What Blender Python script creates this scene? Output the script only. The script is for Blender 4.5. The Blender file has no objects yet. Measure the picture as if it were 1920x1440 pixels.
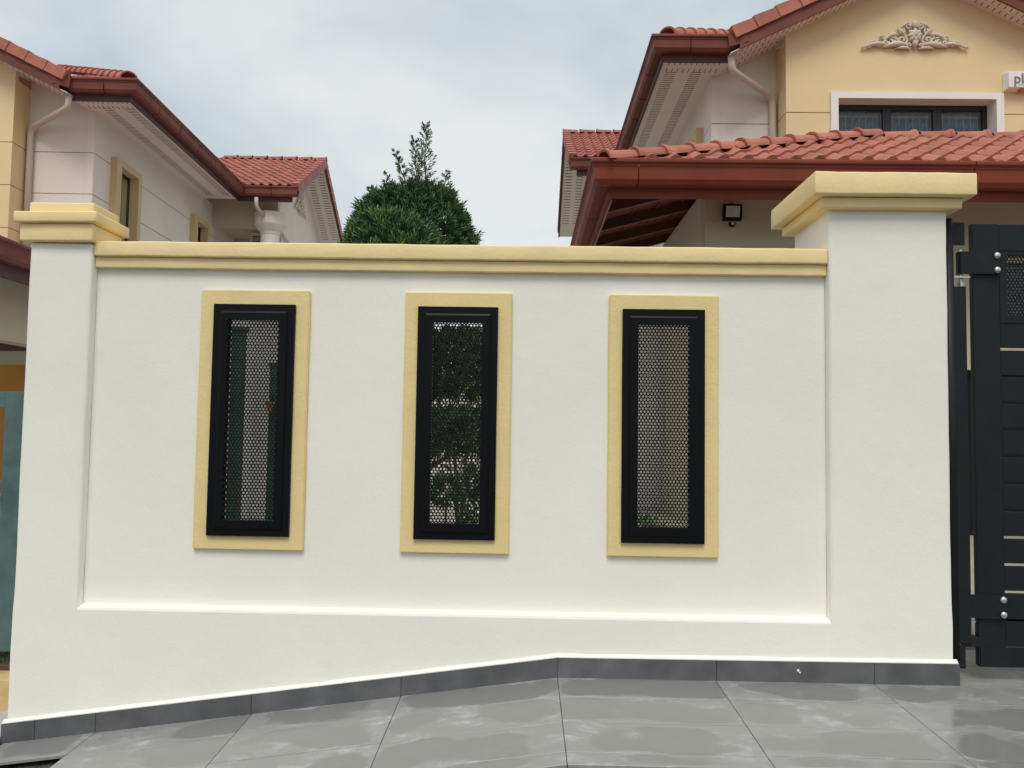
import bpy, bmesh, math, random
from mathutils import Vector, Matrix, noise
random.seed(7)
scene = bpy.context.scene
col = scene.collection

# ------------------------------------------------------------------ camera
YAW, PITCH, ROLL = math.radians(-1.01034), math.radians(3.25923), math.radians(0.86248)
fw = Vector((math.sin(YAW)*math.cos(PITCH), math.cos(YAW)*math.cos(PITCH), math.sin(PITCH)))
r0 = Vector((math.cos(YAW), -math.sin(YAW), 0)); u0 = r0.cross(fw)
rt = r0*math.cos(ROLL) + u0*math.sin(ROLL); up = -r0*math.sin(ROLL) + u0*math.cos(ROLL)
camd = bpy.data.cameras.new('camera'); cam = bpy.data.objects.new('camera', camd); col.objects.link(cam)
cm = Matrix((rt, up, -fw)).transposed().to_4x4(); cm.translation = Vector((0, -3.5, 1.015))
cam.matrix_world = cm
camd.sensor_width = 36; camd.lens = 1550/1920*36; camd.clip_start = .05; camd.clip_end = 2000
scene.camera = cam

# ------------------------------------------------------------------ world, sun, exposure
SUN_EL, SUN_AZ = math.radians(56), math.radians(184)      # azimuth clockwise from +Y
world = bpy.data.worlds.new('World'); scene.world = world; world.use_nodes = True
nt = world.node_tree; nt.nodes.clear()
N = nt.nodes.new; L = nt.links.new
out = N('ShaderNodeOutputWorld'); bg = N('ShaderNodeBackground'); L(bg.outputs[0], out.inputs[0])
bg.inputs[1].default_value = .1
sky = N('ShaderNodeTexSky'); sky.sky_type = 'NISHITA'; sky.sun_disc = False
sky.sun_elevation = SUN_EL; sky.sun_rotation = SUN_AZ
tc = N('ShaderNodeTexCoord'); mp = N('ShaderNodeMapping'); mp.inputs['Scale'].default_value = (1, 1, 2.0)
mp.inputs['Location'].default_value = (.7, .35, .2)
L(tc.outputs['Generated'], mp.inputs[0])
n1 = N('ShaderNodeTexNoise'); n1.inputs['Scale'].default_value = 2.3; n1.inputs['Detail'].default_value = 5; n1.inputs['Roughness'].default_value = .5
n1.inputs['Distortion'].default_value = .25
L(mp.outputs[0], n1.inputs[0])
cr = N('ShaderNodeValToRGB'); e = cr.color_ramp.elements
e[0].position = .37; e[0].color = (4.4, 4.95, 5.4, 1); e[1].position = .60; e[1].color = (6.45, 6.65, 6.65, 1)
L(n1.outputs[0], cr.inputs[0])
mx = N('ShaderNodeMixRGB'); mx.inputs[0].default_value = .93
L(sky.outputs[0], mx.inputs[1]); L(cr.outputs[0], mx.inputs[2]); L(mx.outputs[0], bg.inputs[0])
sd = bpy.data.lights.new('sun', 'SUN'); sun = bpy.data.objects.new('sun', sd); col.objects.link(sun)
sd.energy = 1.5; sd.angle = math.radians(28); sd.color = (1, .955, .885)
sdir = Vector((math.sin(SUN_AZ)*math.cos(SUN_EL), math.cos(SUN_AZ)*math.cos(SUN_EL), math.sin(SUN_EL)))
sun.rotation_euler = sdir.to_track_quat('Z', 'Y').to_euler()
scene.view_settings.view_transform = 'Standard'; scene.view_settings.look = 'None'
scene.view_settings.exposure = 0.35; scene.view_settings.gamma = 1; scene.view_settings.use_curve_mapping = False
scene.render.resolution_x = 1024; scene.render.resolution_y = 768

# ------------------------------------------------------------------ materials
def mat(name, c, rough=.6, var=.08, vs=3., bump=0., bs=60., metal=0., spec=.5, c2=None, detail=4, patch=None, coord='pos', bd=.01):
    m = bpy.data.materials.new(name); m.use_nodes = True
    t = m.node_tree; b = t.nodes['Principled BSDF']; n = t.nodes.new; l = t.links.new
    b.inputs['Roughness'].default_value = rough; b.inputs['Metallic'].default_value = metal
    b.inputs['Specular IOR Level'].default_value = spec
    if coord == 'pos': g = n('ShaderNodeNewGeometry').outputs['Position']
    else: g = n('ShaderNodeTexCoord').outputs['Object']
    no = n('ShaderNodeTexNoise'); no.inputs['Scale'].default_value = vs; no.inputs['Detail'].default_value = detail
    l(g, no.inputs[0])
    r = n('ShaderNodeValToRGB'); r.color_ramp.elements[0].position = .3; r.color_ramp.elements[1].position = .7
    cc = c2 if c2 else tuple(max(0, x*(1-var)) for x in c)
    r.color_ramp.elements[0].color = (*cc, 1); r.color_ramp.elements[1].color = (*(min(1, x*(1+var*.5)) for x in c), 1)
    l(no.outputs[0], r.inputs[0]); l(r.outputs[0], b.inputs['Base Color'])
    if bump:
        nb = n('ShaderNodeTexNoise'); nb.inputs['Scale'].default_value = bs; nb.inputs['Detail'].default_value = 3
        l(g, nb.inputs[0])
        nb2 = n('ShaderNodeTexNoise'); nb2.inputs['Scale'].default_value = bs*.16; nb2.inputs['Detail'].default_value = 2
        l(g, nb2.inputs[0])
        ad = n('ShaderNodeMath'); ad.operation = 'MULTIPLY_ADD'; ad.inputs[1].default_value = 2.0
        l(nb2.outputs[0], ad.inputs[0]); l(nb.outputs[0], ad.inputs[2])
        bp = n('ShaderNodeBump'); bp.inputs['Strength'].default_value = bump; bp.inputs['Distance'].default_value = bd
        l(ad.outputs[0], bp.inputs['Height']); l(bp.outputs[0], b.inputs['Normal'])
    return m

def rand_tint(m, amt):
    """per-object brightness variation, as fired clay or cast pieces have"""
    t = m.node_tree; b = t.nodes['Principled BSDF']; lk = b.inputs['Base Color'].links[0].from_socket
    oi = t.nodes.new('ShaderNodeObjectInfo'); mr = t.nodes.new('ShaderNodeMapRange')
    mr.inputs['To Min'].default_value = 1-amt; mr.inputs['To Max'].default_value = 1+amt*.6
    t.links.new(oi.outputs['Random'], mr.inputs[0])
    h = t.nodes.new('ShaderNodeHueSaturation'); t.links.new(mr.outputs[0], h.inputs['Value']); t.links.new(lk, h.inputs['Color'])
    t.links.new(h.outputs[0], b.inputs['Base Color']); return m

M = {}
M['white'] = mat('white_plaster', (.87, .845, .765), .75, .045, 1.3, .13, 80, bd=.006)
M['yellow'] = mat('yellow_paint', (.80, .63, .30), .65, .06, 3, .26, 70, bd=.006)
M['cap'] = mat('cap_paint', (.89, .70, .36), .65, .06, 4, .22, 55, bd=.006)
M['black'] = mat('black_powder_coat', (.0035, .0045, .006), .4, .1, 30, .08, 400, spec=.14, bd=.001)
M['black2'] = mat('black_sheet', (.005, .006, .007), .6, .1, 30, spec=.2)
M['gate'] = mat('gate_paint', (.014, .0165, .019), .45, .12, 12, .08, 500, spec=.2, bd=.001)
M['steel'] = mat('bolt_steel', (.62, .62, .60), .42, .1, 40, metal=1.)
M['house_white'] = mat('house_cream_wall', (.75, .70, .62), .8, .06, .9, .15, 40)
M['house_yellow'] = mat('house_yellow_wall', (.76, .60, .34), .8, .06, .9, .15, 40)
M['house_trim'] = mat('house_window_trim', (.60, .45, .25), .8, .05, 3)
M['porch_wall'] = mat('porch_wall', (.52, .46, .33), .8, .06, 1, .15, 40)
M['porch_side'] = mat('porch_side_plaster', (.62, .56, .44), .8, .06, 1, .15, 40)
M['win_white'] = mat('white_window_trim', (.80, .77, .73), .7, .03, 3)
M['bright_white'] = mat('bright_white_render', (.86, .83, .79), .8, .03, 2)
M['soffit'] = mat('soffit_board', (.74, .66, .60), .7, .04, 2)
M['slot'] = mat('vent_slot', (.19, .15, .13), .9, .1, 5)  # shade of the slot openings, put into the colour
M['slotc'] = mat('groove_shade', (.30, .25, .22), .9, .1, 5)  # shade inside the wall grooves, painted as a darker tone
M['gutter'] = rand_tint(mat('gutter_paint', (.200, .068, .048), .6, .16, 2.2, .1, 30, c2=(.150, .052, .038), spec=.18), .10)
M['gutter_red'] = rand_tint(mat('porch_gutter_paint', (.205, .047, .027), .6, .12, 2.2, .1, 30, c2=(.170, .038, .022), spec=.18), .05)
M['fascia'] = mat('fascia_board', (.085, .028, .026), .6, .15, 3)
M['tile'] = rand_tint(mat('roof_clay_tile', (.45, .172, .120), .65, .15, 6, .25, 90, c2=(.39, .130, .090), spec=.3, bd=.004), .16)
M['tile_dark'] = rand_tint(mat('roof_clay_tile_dull', (.40, .125, .090), .62, .15, 6, .25, 90, c2=(.29, .088, .066), bd=.004), .16)
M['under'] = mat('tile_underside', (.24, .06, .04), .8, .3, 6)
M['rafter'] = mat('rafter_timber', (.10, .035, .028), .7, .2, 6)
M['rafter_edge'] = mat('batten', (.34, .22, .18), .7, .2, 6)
M['mortar'] = mat('grey_mortar', (.30, .29, .29), .85, .15, 14, .3, 60)
M['pipe'] = mat('pipe_plastic', (.58, .48, .40), .45, .06, 3)
M['ornament'] = mat('ornament_stone', (.64, .55, .44), .8, .10, 14, .2, 80)
M['orange'] = mat('orange_wall', (.52, .25, .05), .8, .1, 1.5)
M['brown'] = mat('brown_lintel', (.12, .07, .05), .8, .1, 3)
M['teal'] = mat('teal_paint', (.085, .145, .14), .5, .25, 9, .1, 60, c2=(.06, .11, .105))
M['alum'] = mat('pale_rail', (.55, .56, .55), .5, .1, 5)
M['curb'] = mat('ochre_curb', (.60, .43, .19), .8, .15, 6, .3, 60)
M['concrete'] = mat('pale_concrete', (.46, .46, .46), .6, .1, 3, .2, 40)
M['asphalt'] = mat('asphalt', (.10, .10, .095), .9, .5, 18, 1.0, 70, c2=(.022, .022, .02), bd=.03)
M['grout'] = mat('grout', (.10, .10, .10), .85, .2, 20)
M['skirt'] = rand_tint(mat('skirting_tile', (.125, .128, .132), .34, .12, 9, .03, 60, c2=(.078, .081, .086), detail=8), .10)
M['paint'] = mat('white_paint_edge', (.84, .83, .78), .6, .03, 8, .4, 60, bd=.004)
M['yard'] = mat('yard_floor', (.42, .38, .32), .5, .15, 2, .1, 40)
M['soil'] = mat('soil', (.09, .06, .04), .9, .3, 9, .5, 30)
M['grass'] = mat('grass_blades', (.09, .13, .035), .7, .4, 30, c2=(.045, .07, .02))
M['leaf'] = rand_tint(mat('mature_needle', (.070, .140, .050), .45, .3, 26, c2=(.040, .088, .034), detail=2, spec=.4), 0)
M['young'] = mat('young_needle', (.15, .22, .052), .5, .3, 20, c2=(.095, .165, .045), spec=.4)
M['bark'] = mat('bark', (.12, .085, .055), .85, .3, 25, .6, 60)
M['pink'] = mat('pink_bract', (.55, .16, .24), .6, .3, 20)
M['terracotta'] = mat('terracotta', (.48, .19, .08), .75, .15, 8)
M['dgreen'] = mat('dark_green_paint', (.012, .05, .034), .5, .1, 6)
M['ac'] = mat('ac_casing', (.55, .53, .48), .6, .1, 8)
M['frame_dark'] = mat('dark_window_frame', (.016, .013, .017), .4, .1, 8)
M['curtain'] = mat('curtain_cloth', (.36, .43, .46), .9, .2, 4)
M['grille'] = mat('grille_white', (.55, .58, .60), .6, .05, 4)
M['lampglass'] = mat('lamp_glass', (.45, .48, .44), .15, .1, 20, spec=.8)
M['box_white'] = mat('alarm_box_white', (.80, .79, .77), .5, .04, 6)
M['letter'] = mat('letter_grey', (.22, .20, .20), .6, .05, 6)
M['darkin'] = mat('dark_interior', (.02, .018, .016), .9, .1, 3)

def glass_mat():
    m = bpy.data.materials.new('window_glass'); m.use_nodes = True
    t = m.node_tree; t.nodes.clear(); o = t.nodes.new('ShaderNodeOutputMaterial')
    tr = t.nodes.new('ShaderNodeBsdfTransparent'); tr.inputs[0].default_value = (.72, .78, .80, 1)
    gl = t.nodes.new('ShaderNodeBsdfGlossy'); gl.inputs['Roughness'].default_value = .04
    fr = t.nodes.new('ShaderNodeFresnel'); fr.inputs[0].default_value = 1.6
    ml = t.nodes.new('ShaderNodeMixShader')
    t.links.new(fr.outputs[0], ml.inputs[0]); t.links.new(tr.outputs[0], ml.inputs[1]); t.links.new(gl.outputs[0], ml.inputs[2]); t.links.new(ml.outputs[0], o.inputs[0])
    return m
M['glass'] = glass_mat()

def floor_tile_mat():
    m = bpy.data.materials.new('porcelain_floor_tile'); m.use_nodes = True
    t = m.node_tree; b = t.nodes['Principled BSDF']; n = t.nodes.new; l = t.links.new
    tcn = n('ShaderNodeTexCoord'); oi = n('ShaderNodeObjectInfo'); geo = n('ShaderNodeNewGeometry')
    sep = n('ShaderNodeSeparateXYZ'); l(tcn.outputs['Generated'], sep.inputs[0])
    def M_(op, a, b_=None, c_=None):
        k = n('ShaderNodeMath'); k.operation = op
        for i, v in enumerate((a, b_, c_)):
            if v is None: continue
            if isinstance(v, (int, float)): k.inputs[i].default_value = v
            else: l(v, k.inputs[i])
        return k.outputs[0]
    def edge(s): return M_('POWER', M_('MULTIPLY', M_('ABSOLUTE', M_('SUBTRACT', s, .5)), 2.0), 4.0)
    ed = M_('ADD', edge(sep.outputs[0]), edge(sep.outputs[1]))
    nz = n('ShaderNodeTexNoise'); nz.noise_dimensions = '4D'; nz.inputs['Scale'].default_value = 3.2; nz.inputs['Detail'].default_value = 2.5; nz.inputs['Roughness'].default_value = .4
    l(geo.outputs['Position'], nz.inputs['Vector']); l(M_('MULTIPLY', oi.outputs['Random'], 9.0), nz.inputs['W'])
    s = M_('ADD', M_('MULTIPLY', ed, .17), nz.outputs[0])
    sm = n('ShaderNodeMapRange'); sm.interpolation_type = 'SMOOTHSTEP'; sm.inputs['From Min'].default_value = .50; sm.inputs['From Max'].default_value = .57
    l(s, sm.inputs[0])
    # wispy cement haze
    nh = n('ShaderNodeTexNoise'); nh.inputs['Scale'].default_value = 5; nh.inputs['Detail'].default_value = 10; nh.inputs['Roughness'].default_value = .78; nh.inputs['Distortion'].default_value = .35
    mpv = n('ShaderNodeMapping'); mpv.inputs['Scale'].default_value = (1, 1.9, 1); l(geo.outputs['Position'], mpv.inputs[0]); l(mpv.outputs[0], nh.inputs[0])
    hz = n('ShaderNodeMapRange'); hz.interpolation_type = 'SMOOTHSTEP'; hz.inputs['From Min'].default_value = .49; hz.inputs['From Max'].default_value = .72
    l(nh.outputs[0], hz.inputs[0])
    haze = M_('MULTIPLY', hz.outputs[0], M_('ADD', M_('MULTIPLY', sm.outputs[0], .8), .08))
    c1 = n('ShaderNodeMixRGB'); c1.inputs[1].default_value = (.215, .216, .209, 1); c1.inputs[2].default_value = (.27, .272, .265, 1); l(sm.outputs[0], c1.inputs[0])
    c2 = n('ShaderNodeMixRGB'); c2.inputs[2].default_value = (.52, .53, .53, 1); l(c1.outputs[0], c2.inputs[1]); l(haze, c2.inputs[0])
    l(c2.outputs[0], b.inputs['Base Color'])
    rr = M_('ADD', M_('ADD', .15, M_('MULTIPLY', sm.outputs[0], .13)), M_('MULTIPLY', haze, .2)); l(rr, b.inputs['Roughness'])
    b.inputs['Specular IOR Level'].default_value = .55
    bn = n('ShaderNodeTexNoise'); bn.inputs['Scale'].default_value = 220; l(geo.outputs['Position'], bn.inputs[0])
    bp = n('ShaderNodeBump'); bp.inputs['Strength'].default_value = .06; bp.inputs['Distance'].default_value = .001; l(bn.outputs[0], bp.inputs['Height']); l(bp.outputs[0], b.inputs['Normal'])
    return m
M['floor'] = floor_tile_mat()

# ------------------------------------------------------------------ mesh helpers
def link(name, me, m, parent=None, smooth=False):
    o = bpy.data.objects.new(name, me); col.objects.link(o)
    if m is not None and not me.materials: me.materials.append(m)
    if parent is not None: o.parent = parent
    if smooth:
        for p in me.polygons: p.use_smooth = True
    return o
def tag(o, label=None, cat=None, group=None, kind=None):
    if label: o['label'] = label
    if cat: o['category'] = cat
    if group: o['group'] = group
    if kind: o['kind'] = kind
    return o
def empty(name, loc=(0, 0, 0), rz=0):
    o = bpy.data.objects.new(name, None); col.objects.link(o); o.location = loc; o.rotation_euler = (0, 0, rz)
    o.empty_display_size = .1; return o
class MB:
    def __init__(s): s.v = []; s.f = []; s.mi = []
    def add(s, vs, fs, mi=0):
        k = len(s.v); s.v += [tuple(v) for v in vs]; s.f += [tuple(i+k for i in f) for f in fs]; s.mi += [mi]*len(fs)
    def box(s, x0, x1, y0, y1, z0, z1, mi=0):
        if x0 > x1: x0, x1 = x1, x0
        if y0 > y1: y0, y1 = y1, y0
        s.add([(x0,y0,z0),(x1,y0,z0),(x1,y1,z0),(x0,y1,z0),(x0,y0,z1),(x1,y0,z1),(x1,y1,z1),(x0,y1,z1)],
              [(0,3,2,1),(4,5,6,7),(0,1,5,4),(1,2,6,5),(2,3,7,6),(3,0,4,7)], mi)
    def hexa(s, p, mi=0):   # 8 points, bottom 4 then top 4
        s.add(p, [(0,3,2,1),(4,5,6,7),(0,1,5,4),(1,2,6,5),(2,3,7,6),(3,0,4,7)], mi)
    def prism(s, a, b, mi=0):  # two equal-length rings
        n = len(a); s.add(list(a)+list(b), [tuple(range(n))[::-1], tuple(range(n, 2*n))] + [(i, (i+1) % n, n+(i+1) % n, n+i) for i in range(n)], mi)
    def tube(s, pts, r, n=10, mi=0, cap=True):
        pts = [Vector(p) for p in pts]; rs = r if isinstance(r, (list, tuple)) else [r]*len(pts)
        k = len(s.v); ref = None
        for i, p in enumerate(pts):
            d = (pts[min(i+1, len(pts)-1)]-pts[max(i-1, 0)]).normalized()
            if ref is None: ref = d.orthogonal().normalized()
            ref = (ref - d*ref.dot(d)).normalized(); b = d.cross(ref)
            for j in range(n):
                a = 2*math.pi*j/n; s.v.append(tuple(p+(ref*math.cos(a)+b*math.sin(a))*rs[i]))
        for i in range(len(pts)-1):
            for j in range(n):
                s.f.append((k+i*n+j, k+i*n+(j+1) % n, k+(i+1)*n+(j+1) % n, k+(i+1)*n+j)); s.mi.append(mi)
        if cap:
            s.f.append(tuple(k+j for j in range(n))[::-1]); s.mi.append(mi)
            s.f.append(tuple(k+(len(pts)-1)*n+j for j in range(n))); s.mi.append(mi)
    def lathe(s, prof, c, axis='z', n=16, mi=0):
        k = len(s.v); c = Vector(c)
        for r, h in prof:
            for j in range(n):
                a = 2*math.pi*j/n; x, y = r*math.cos(a), r*math.sin(a)
                s.v.append(tuple(c+(Vector((x, y, h)) if axis == 'z' else Vector((x, -h, y)))))
        for i in range(len(prof)-1):
            for j in range(n):
                s.f.append((k+i*n+j, k+i*n+(j+1) % n, k+(i+1)*n+(j+1) % n, k+(i+1)*n+j)); s.mi.append(mi)
        s.f.append(tuple(k+j for j in range(n))); s.mi.append(mi)
        s.f.append(tuple(k+(len(prof)-1)*n+j for j in range(n))); s.mi.append(mi)
    def mesh(s, name, mats, recalc=True):
        me = bpy.data.meshes.new(name); me.from_pydata(s.v, [], s.f)
        for m in (mats if isinstance(mats, (list, tuple)) else [mats]): me.materials.append(m)
        me.polygons.foreach_set('material_index', s.mi)
        if recalc:
            bm = bmesh.new(); bm.from_mesh(me); bmesh.ops.recalc_face_normals(bm, faces=bm.faces[:]); bm.to_mesh(me); bm.free()
        me.update(); return me
    def build(s, name, m, parent=None, smooth=False, recalc=True):
        return link(name, s.mesh(name, m, recalc), None, parent, smooth)
def one_box(name, m, parent, x0, x1, y0, y1, z0, z1, bev=0):
    b = MB(); b.box(x0, x1, y0, y1, z0, z1); o = b.build(name, m, parent)
    if bev: bevel(o, bev)
    return o
def bevel(o, w, seg=2):
    bm = bmesh.new(); bm.from_mesh(o.data)
    es = [e for e in bm.edges if len(e.link_faces) == 2 and e.calc_face_angle(0) > .5]
    bmesh.ops.bevel(bm, geom=es, offset=w, segments=seg, affect='EDGES', profile=.6)
    bm.to_mesh(o.data); bm.free()
    for p in o.data.polygons: p.use_smooth = True
    o.data.update()
    md = o.modifiers.new('wn', 'WEIGHTED_NORMAL'); md.keep_sharp = False
    return o
def rough_slab(name, m, parent, x0, x1, y0, y1, z0, z1, bev=.006, amp=.0022, step=.05, fr=7., sq=None):
    """hand-plastered slab: rounded arrises and slightly wavy edges"""
    b = MB(); b.box(x0, x1, y0, y1, z0, z1); me = b.mesh(name, m)
    bm = bmesh.new(); bm.from_mesh(me)
    bmesh.ops.bevel(bm, geom=bm.edges[:], offset=bev, segments=3, affect='EDGES', profile=.5)
    for ax, lo, hi in ((0, x0, x1), (1, y0, y1), (2, z0, z1)):
        k = int((hi-lo)/step)
        for i in range(1, k):
            n = [0, 0, 0]; n[ax] = 1; p = [0, 0, 0]; p[ax] = lo+(hi-lo)*i/k
            bmesh.ops.bisect_plane(bm, geom=bm.verts[:]+bm.edges[:]+bm.faces[:], plane_co=p, plane_no=n)
    for v in bm.verts:
        v.co += noise.noise_vector(v.co*fr)*amp + noise.noise_vector(v.co*fr*4)*amp*.45
    if sq is not None:
        for v in bm.verts:
            k_ = min(1, max(0, (v.co.z-.25)/.09)); v.co.y = v.co.y if v.co.y > y0+.012 else y0+(v.co.y-y0)*k_
            if v.co.z < .262 and abs(v.co.x-sq) < bev*1.5: v.co.x = sq; v.co.y = y0 if v.co.y < y0+bev*1.5 else v.co.y
    bm.to_mesh(me); bm.free()
    for p in me.polygons: p.use_smooth = True
    me.set_sharp_from_angle(angle=math.radians(38))
    return link(name, me, None, parent, False)
def holed(b, x0, x1, z0, z1, y0, y1, holes, f=None):
    """wall slab spanning x,z with thickness y0..y1 and rectangular holes (hx0,hx1,hz0,hz1); f maps points"""
    f = f or (lambda p: p)
    xs = sorted({x0, x1, *[h[0] for h in holes], *[h[1] for h in holes]}); xs = [x for x in xs if x0 <= x <= x1]
    zs = sorted({z0, z1, *[h[2] for h in holes], *[h[3] for h in holes]}); zs = [z for z in zs if z0 <= z <= z1]
    def inh(i, j):
        if i < 0 or j < 0 or i >= len(xs)-1 or j >= len(zs)-1: return True
        cx, cz = (xs[i]+xs[i+1])/2, (zs[j]+zs[j+1])/2
        return any(h[0] < cx < h[1] and h[2] < cz < h[3] for h in holes)
    for i in range(len(xs)-1):
        for j in range(len(zs)-1):
            if inh(i, j): continue
            a, c, d, e_ = xs[i], xs[i+1], zs[j], zs[j+1]
            b.add([f(p) for p in ((a,y0,d),(c,y0,d),(c,y0,e_),(a,y0,e_))], [(0,1,2,3)])
            b.add([f(p) for p in ((a,y1,d),(c,y1,d),(c,y1,e_),(a,y1,e_))], [(3,2,1,0)])
            if inh(i-1, j): b.add([f(p) for p in ((a,y0,d),(a,y1,d),(a,y1,e_),(a,y0,e_))], [(3,2,1,0)])
            if inh(i+1, j): b.add([f(p) for p in ((c,y0,d),(c,y1,d),(c,y1,e_),(c,y0,e_))], [(0,1,2,3)])
            if inh(i, j-1): b.add([f(p) for p in ((a,y0,d),(c,y0,d),(c,y1,d),(a,y1,d))], [(3,2,1,0)])
            if inh(i, j+1): b.add([f(p) for p in ((a,y0,e_),(c,y0,e_),(c,y1,e_),(a,y1,e_))], [(0,1,2,3)])
def ramp_z(x, y):     # surface of the tiled apron
    return .036*y - .137*max(0, .145-x)

# ------------------------------------------------------------------ ground
b = MB(); b.add([(-300,-300,-.62),(300,-300,-.62),(300,300,-.62),(-300,300,-.62)], [(0,1,2,3)])
tag(b.build('ground', M['asphalt']), kind='structure')
b = MB()   # road sheet following the apron's fall
xs = [-30, -12, -6, -3, -2, -1, .145, 3, 8, 30]; ys = [-30, -12, -6, -3.5, -2, -.9, -.3, .0]
def rz(x, y): return .036*max(y, -2.5) - .137*min(max(0, .145-x), 2.6) - .034
for i in range(len(xs)-1):
    for j in range(len(ys)-1):
        q = [(xs[i],ys[j]),(xs[i+1],ys[j]),(xs[i+1],ys[j+1]),(xs[i],ys[j+1])]
        b.add([(x, y, rz(x, y)) for x, y in q], [(0,1,2,3)])
tag(b.build('road', M['asphalt']), kind='structure')
# driveway: mortar bed + tiles
def bed(b, pts, d=-.022):
    b.add([(x, y, ramp_z(x, y)+d) for x, y in pts], [(0,1,2,3)])
b = MB()
bed(b, [(.145,-.83),(7,-.83),(7,.6),(.145,.6)], -.006); bed(b, [(-1.78,-.83),(.145,-.83),(.145,-.0),(-1.78,0)], -.006); bed(b, [(-2.16,-.225),(-1.78,-.225),(-1.78,0),(-2.16,0)], -.006)
drive = tag(b.build('driveway', M['grout']), kind='structure')
def floor_tile(x0, x1, y0, y1):
    g = .0012; x0 += g; x1 -= g; y0 += .0020; y1 -= .0020
    t = MB(); cx, cy = (x0+x1)/2, (y0+y1)/2
    j = random.uniform(-.0005, .0005)
    P = [(x0,y0),(x1,y0),(x1,y1),(x0,y1)]
    t.hexa([(x, y, ramp_z(x, y)-.012) for x, y in P] + [(x, y, ramp_z(x, y)+j) for x, y in P])
    o = t.build('floor_tile', M['floor'], drive); bevel(o, .0012, 1); o.modifiers.clear()
    for p in o.data.polygons: p.use_smooth = False
rows = [-.832, -.736, -.486, -.230, .0]
jr = [.145, .798, 1.445, 2.10, 2.75, 3.4]; jl = [-2.158, -1.775, -1.12, -.503, .145]
for i in range(len(jr)-1):
    for k in range(len(rows)-1):
        floor_tile(jr[i], jr[i+1], rows[k], rows[k+1] if k < 3 or jr[i] < 1.5 else 0)
for i in range(len(jl)-1):
    for k in range(len(rows)-1):
        if i == 0 and k < 3: continue
        floor_tile(jl[i], jl[i+1], rows[k], rows[k+1])
for x0, x1 in ((1.80, 2.45), (2.45, 3.1), (3.1, 3.75)):
    floor_tile(x0, x1, .004, .25); floor_tile(x0, x1, .25, .5)
# edge strip of the apron, right of the crease
tag(one_box('drain_channel', M['grout'], None, .5, 5, -1.05, -.84, -.2, ramp_z(1, -.84)-.012), kind='structure')
# yard behind the wall
b = MB(); b.box(-2.10, 16, .5, 32, -.05, .012); tag(b.build('yard_paving', M['yard']), kind='structure')
b = MB(); b.box(-16, -2.2, .75, 32, -.3, -.12); tag(b.build('neighbour_yard', M['concrete']), kind='structure')
b = MB(); b.hexa([(-6,-.9,-.80),(-2.172,-.9,-.345),(-2.172,.30,-.30),(-6,.30,-.66),(-6,-.9,-.78),(-2.172,-.9,-.325),(-2.172,.30,-.275),(-6,.30,-.64)])
tag(b.build('concrete_apron', M['concrete']), kind='structure')

# ------------------------------------------------------------------ boundary wall
PX0, PX1, QX0, QX1 = -2.155, -1.882, 1.277, 1.777
wall = tag(empty('boundary_wall', (-.3, .05, 0)), 'white plastered boundary wall with yellow coping and three black grille windows', 'wall')
wall.location = (0, 0, 0)
WX = [(-1.414, -.941), (-.528, -.066), (.350, .819)]
FX = [(-1.352, -1.0), (-.470, -.126), (.407, .757)]
TZ0, TZ1 = .493, 1.607; FZ0, FZ1 = .553, 1.544
holes = [(a+.03, c-.03, FZ0+.03, FZ1-.03) for a, c in FX]
b = MB(); holed(b, PX1+.001, QX0-.001, .25, 1.76, .05, .16, holes); b.build('wall_panel', M['white'], wall)
# lower plinth block, flush with the pillars, with a softened sloping ledge
b = MB()
prof = [(0, -.6), (0, .236), (.004, .245), (.05, .254), (.16, .254), (.16, -.6)]
b.prism([(PX1+.0002, y, z) for y, z in prof], [(QX0-.0002, y, z) for y, z in prof]); b.build('wall_base', M['white'], wall)
rough_slab('coping', M['cap'], wall, PX1+.002, QX0-.002, .003, .19, 1.745, 1.811, .007, .0022)
rough_slab('coping_moulding', M['cap'], wall, PX1+.002, QX0-.002, .022, .175, 1.697, 1.7445, .005, .0016)
# window surrounds (four-sided raised bands)
for (a, c), (fa, fc) in zip(WX, FX):
    b = MB(); o4 = [(a,TZ0),(c,TZ0),(c,TZ1),(a,TZ1)]; i4 = [(fa+.004,FZ0+.004),(fc-.004,FZ0+.004),(fc-.004,FZ1-.004),(fa+.004,FZ1-.004)]
    V = [(x, .030, z) for x, z in o4]+[(x, .030, z) for x, z in i4]+[(x, .052, z) for x, z in o4]+[(x, .052, z) for x, z in i4]
    F = []
    for k in range(4):
        n_ = (k+1) % 4; F += [(k, n_, 4+n_, 4+k), (8+k, 12+k, 12+n_, 8+n_), (k, 8+k, 8+n_, n_), (4+k, 4+n_, 12+n_, 12+k)]
    b.add(V, F); me = b.mesh('window_surround', M['yellow']); bm = bmesh.new(); bm.from_mesh(me)
    es = [e_ for e_ in bm.edges if len(e_.link_faces) == 2 and e_.calc_face_angle(0) > .5]
    bmesh.ops.bevel(bm, geom=es, offset=.004, segments=2, affect='EDGES')
    for i in range(1, 14):
        bmesh.ops.bisect_plane(bm, geom=bm.verts[:]+bm.edges[:]+bm.faces[:], plane_co=(0, 0, TZ0+(TZ1-TZ0)*i/14), plane_no=(0, 0, 1))
    for v in bm.verts: v.co += noise.noise_vector(v.co*5)*.0016
    bm.to_mesh(me); bm.free()
    for p in me.polygons: p.use_smooth = True
    me.set_sharp_from_angle(angle=math.radians(50)); link('window_surround', me, None, wall, False)
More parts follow.
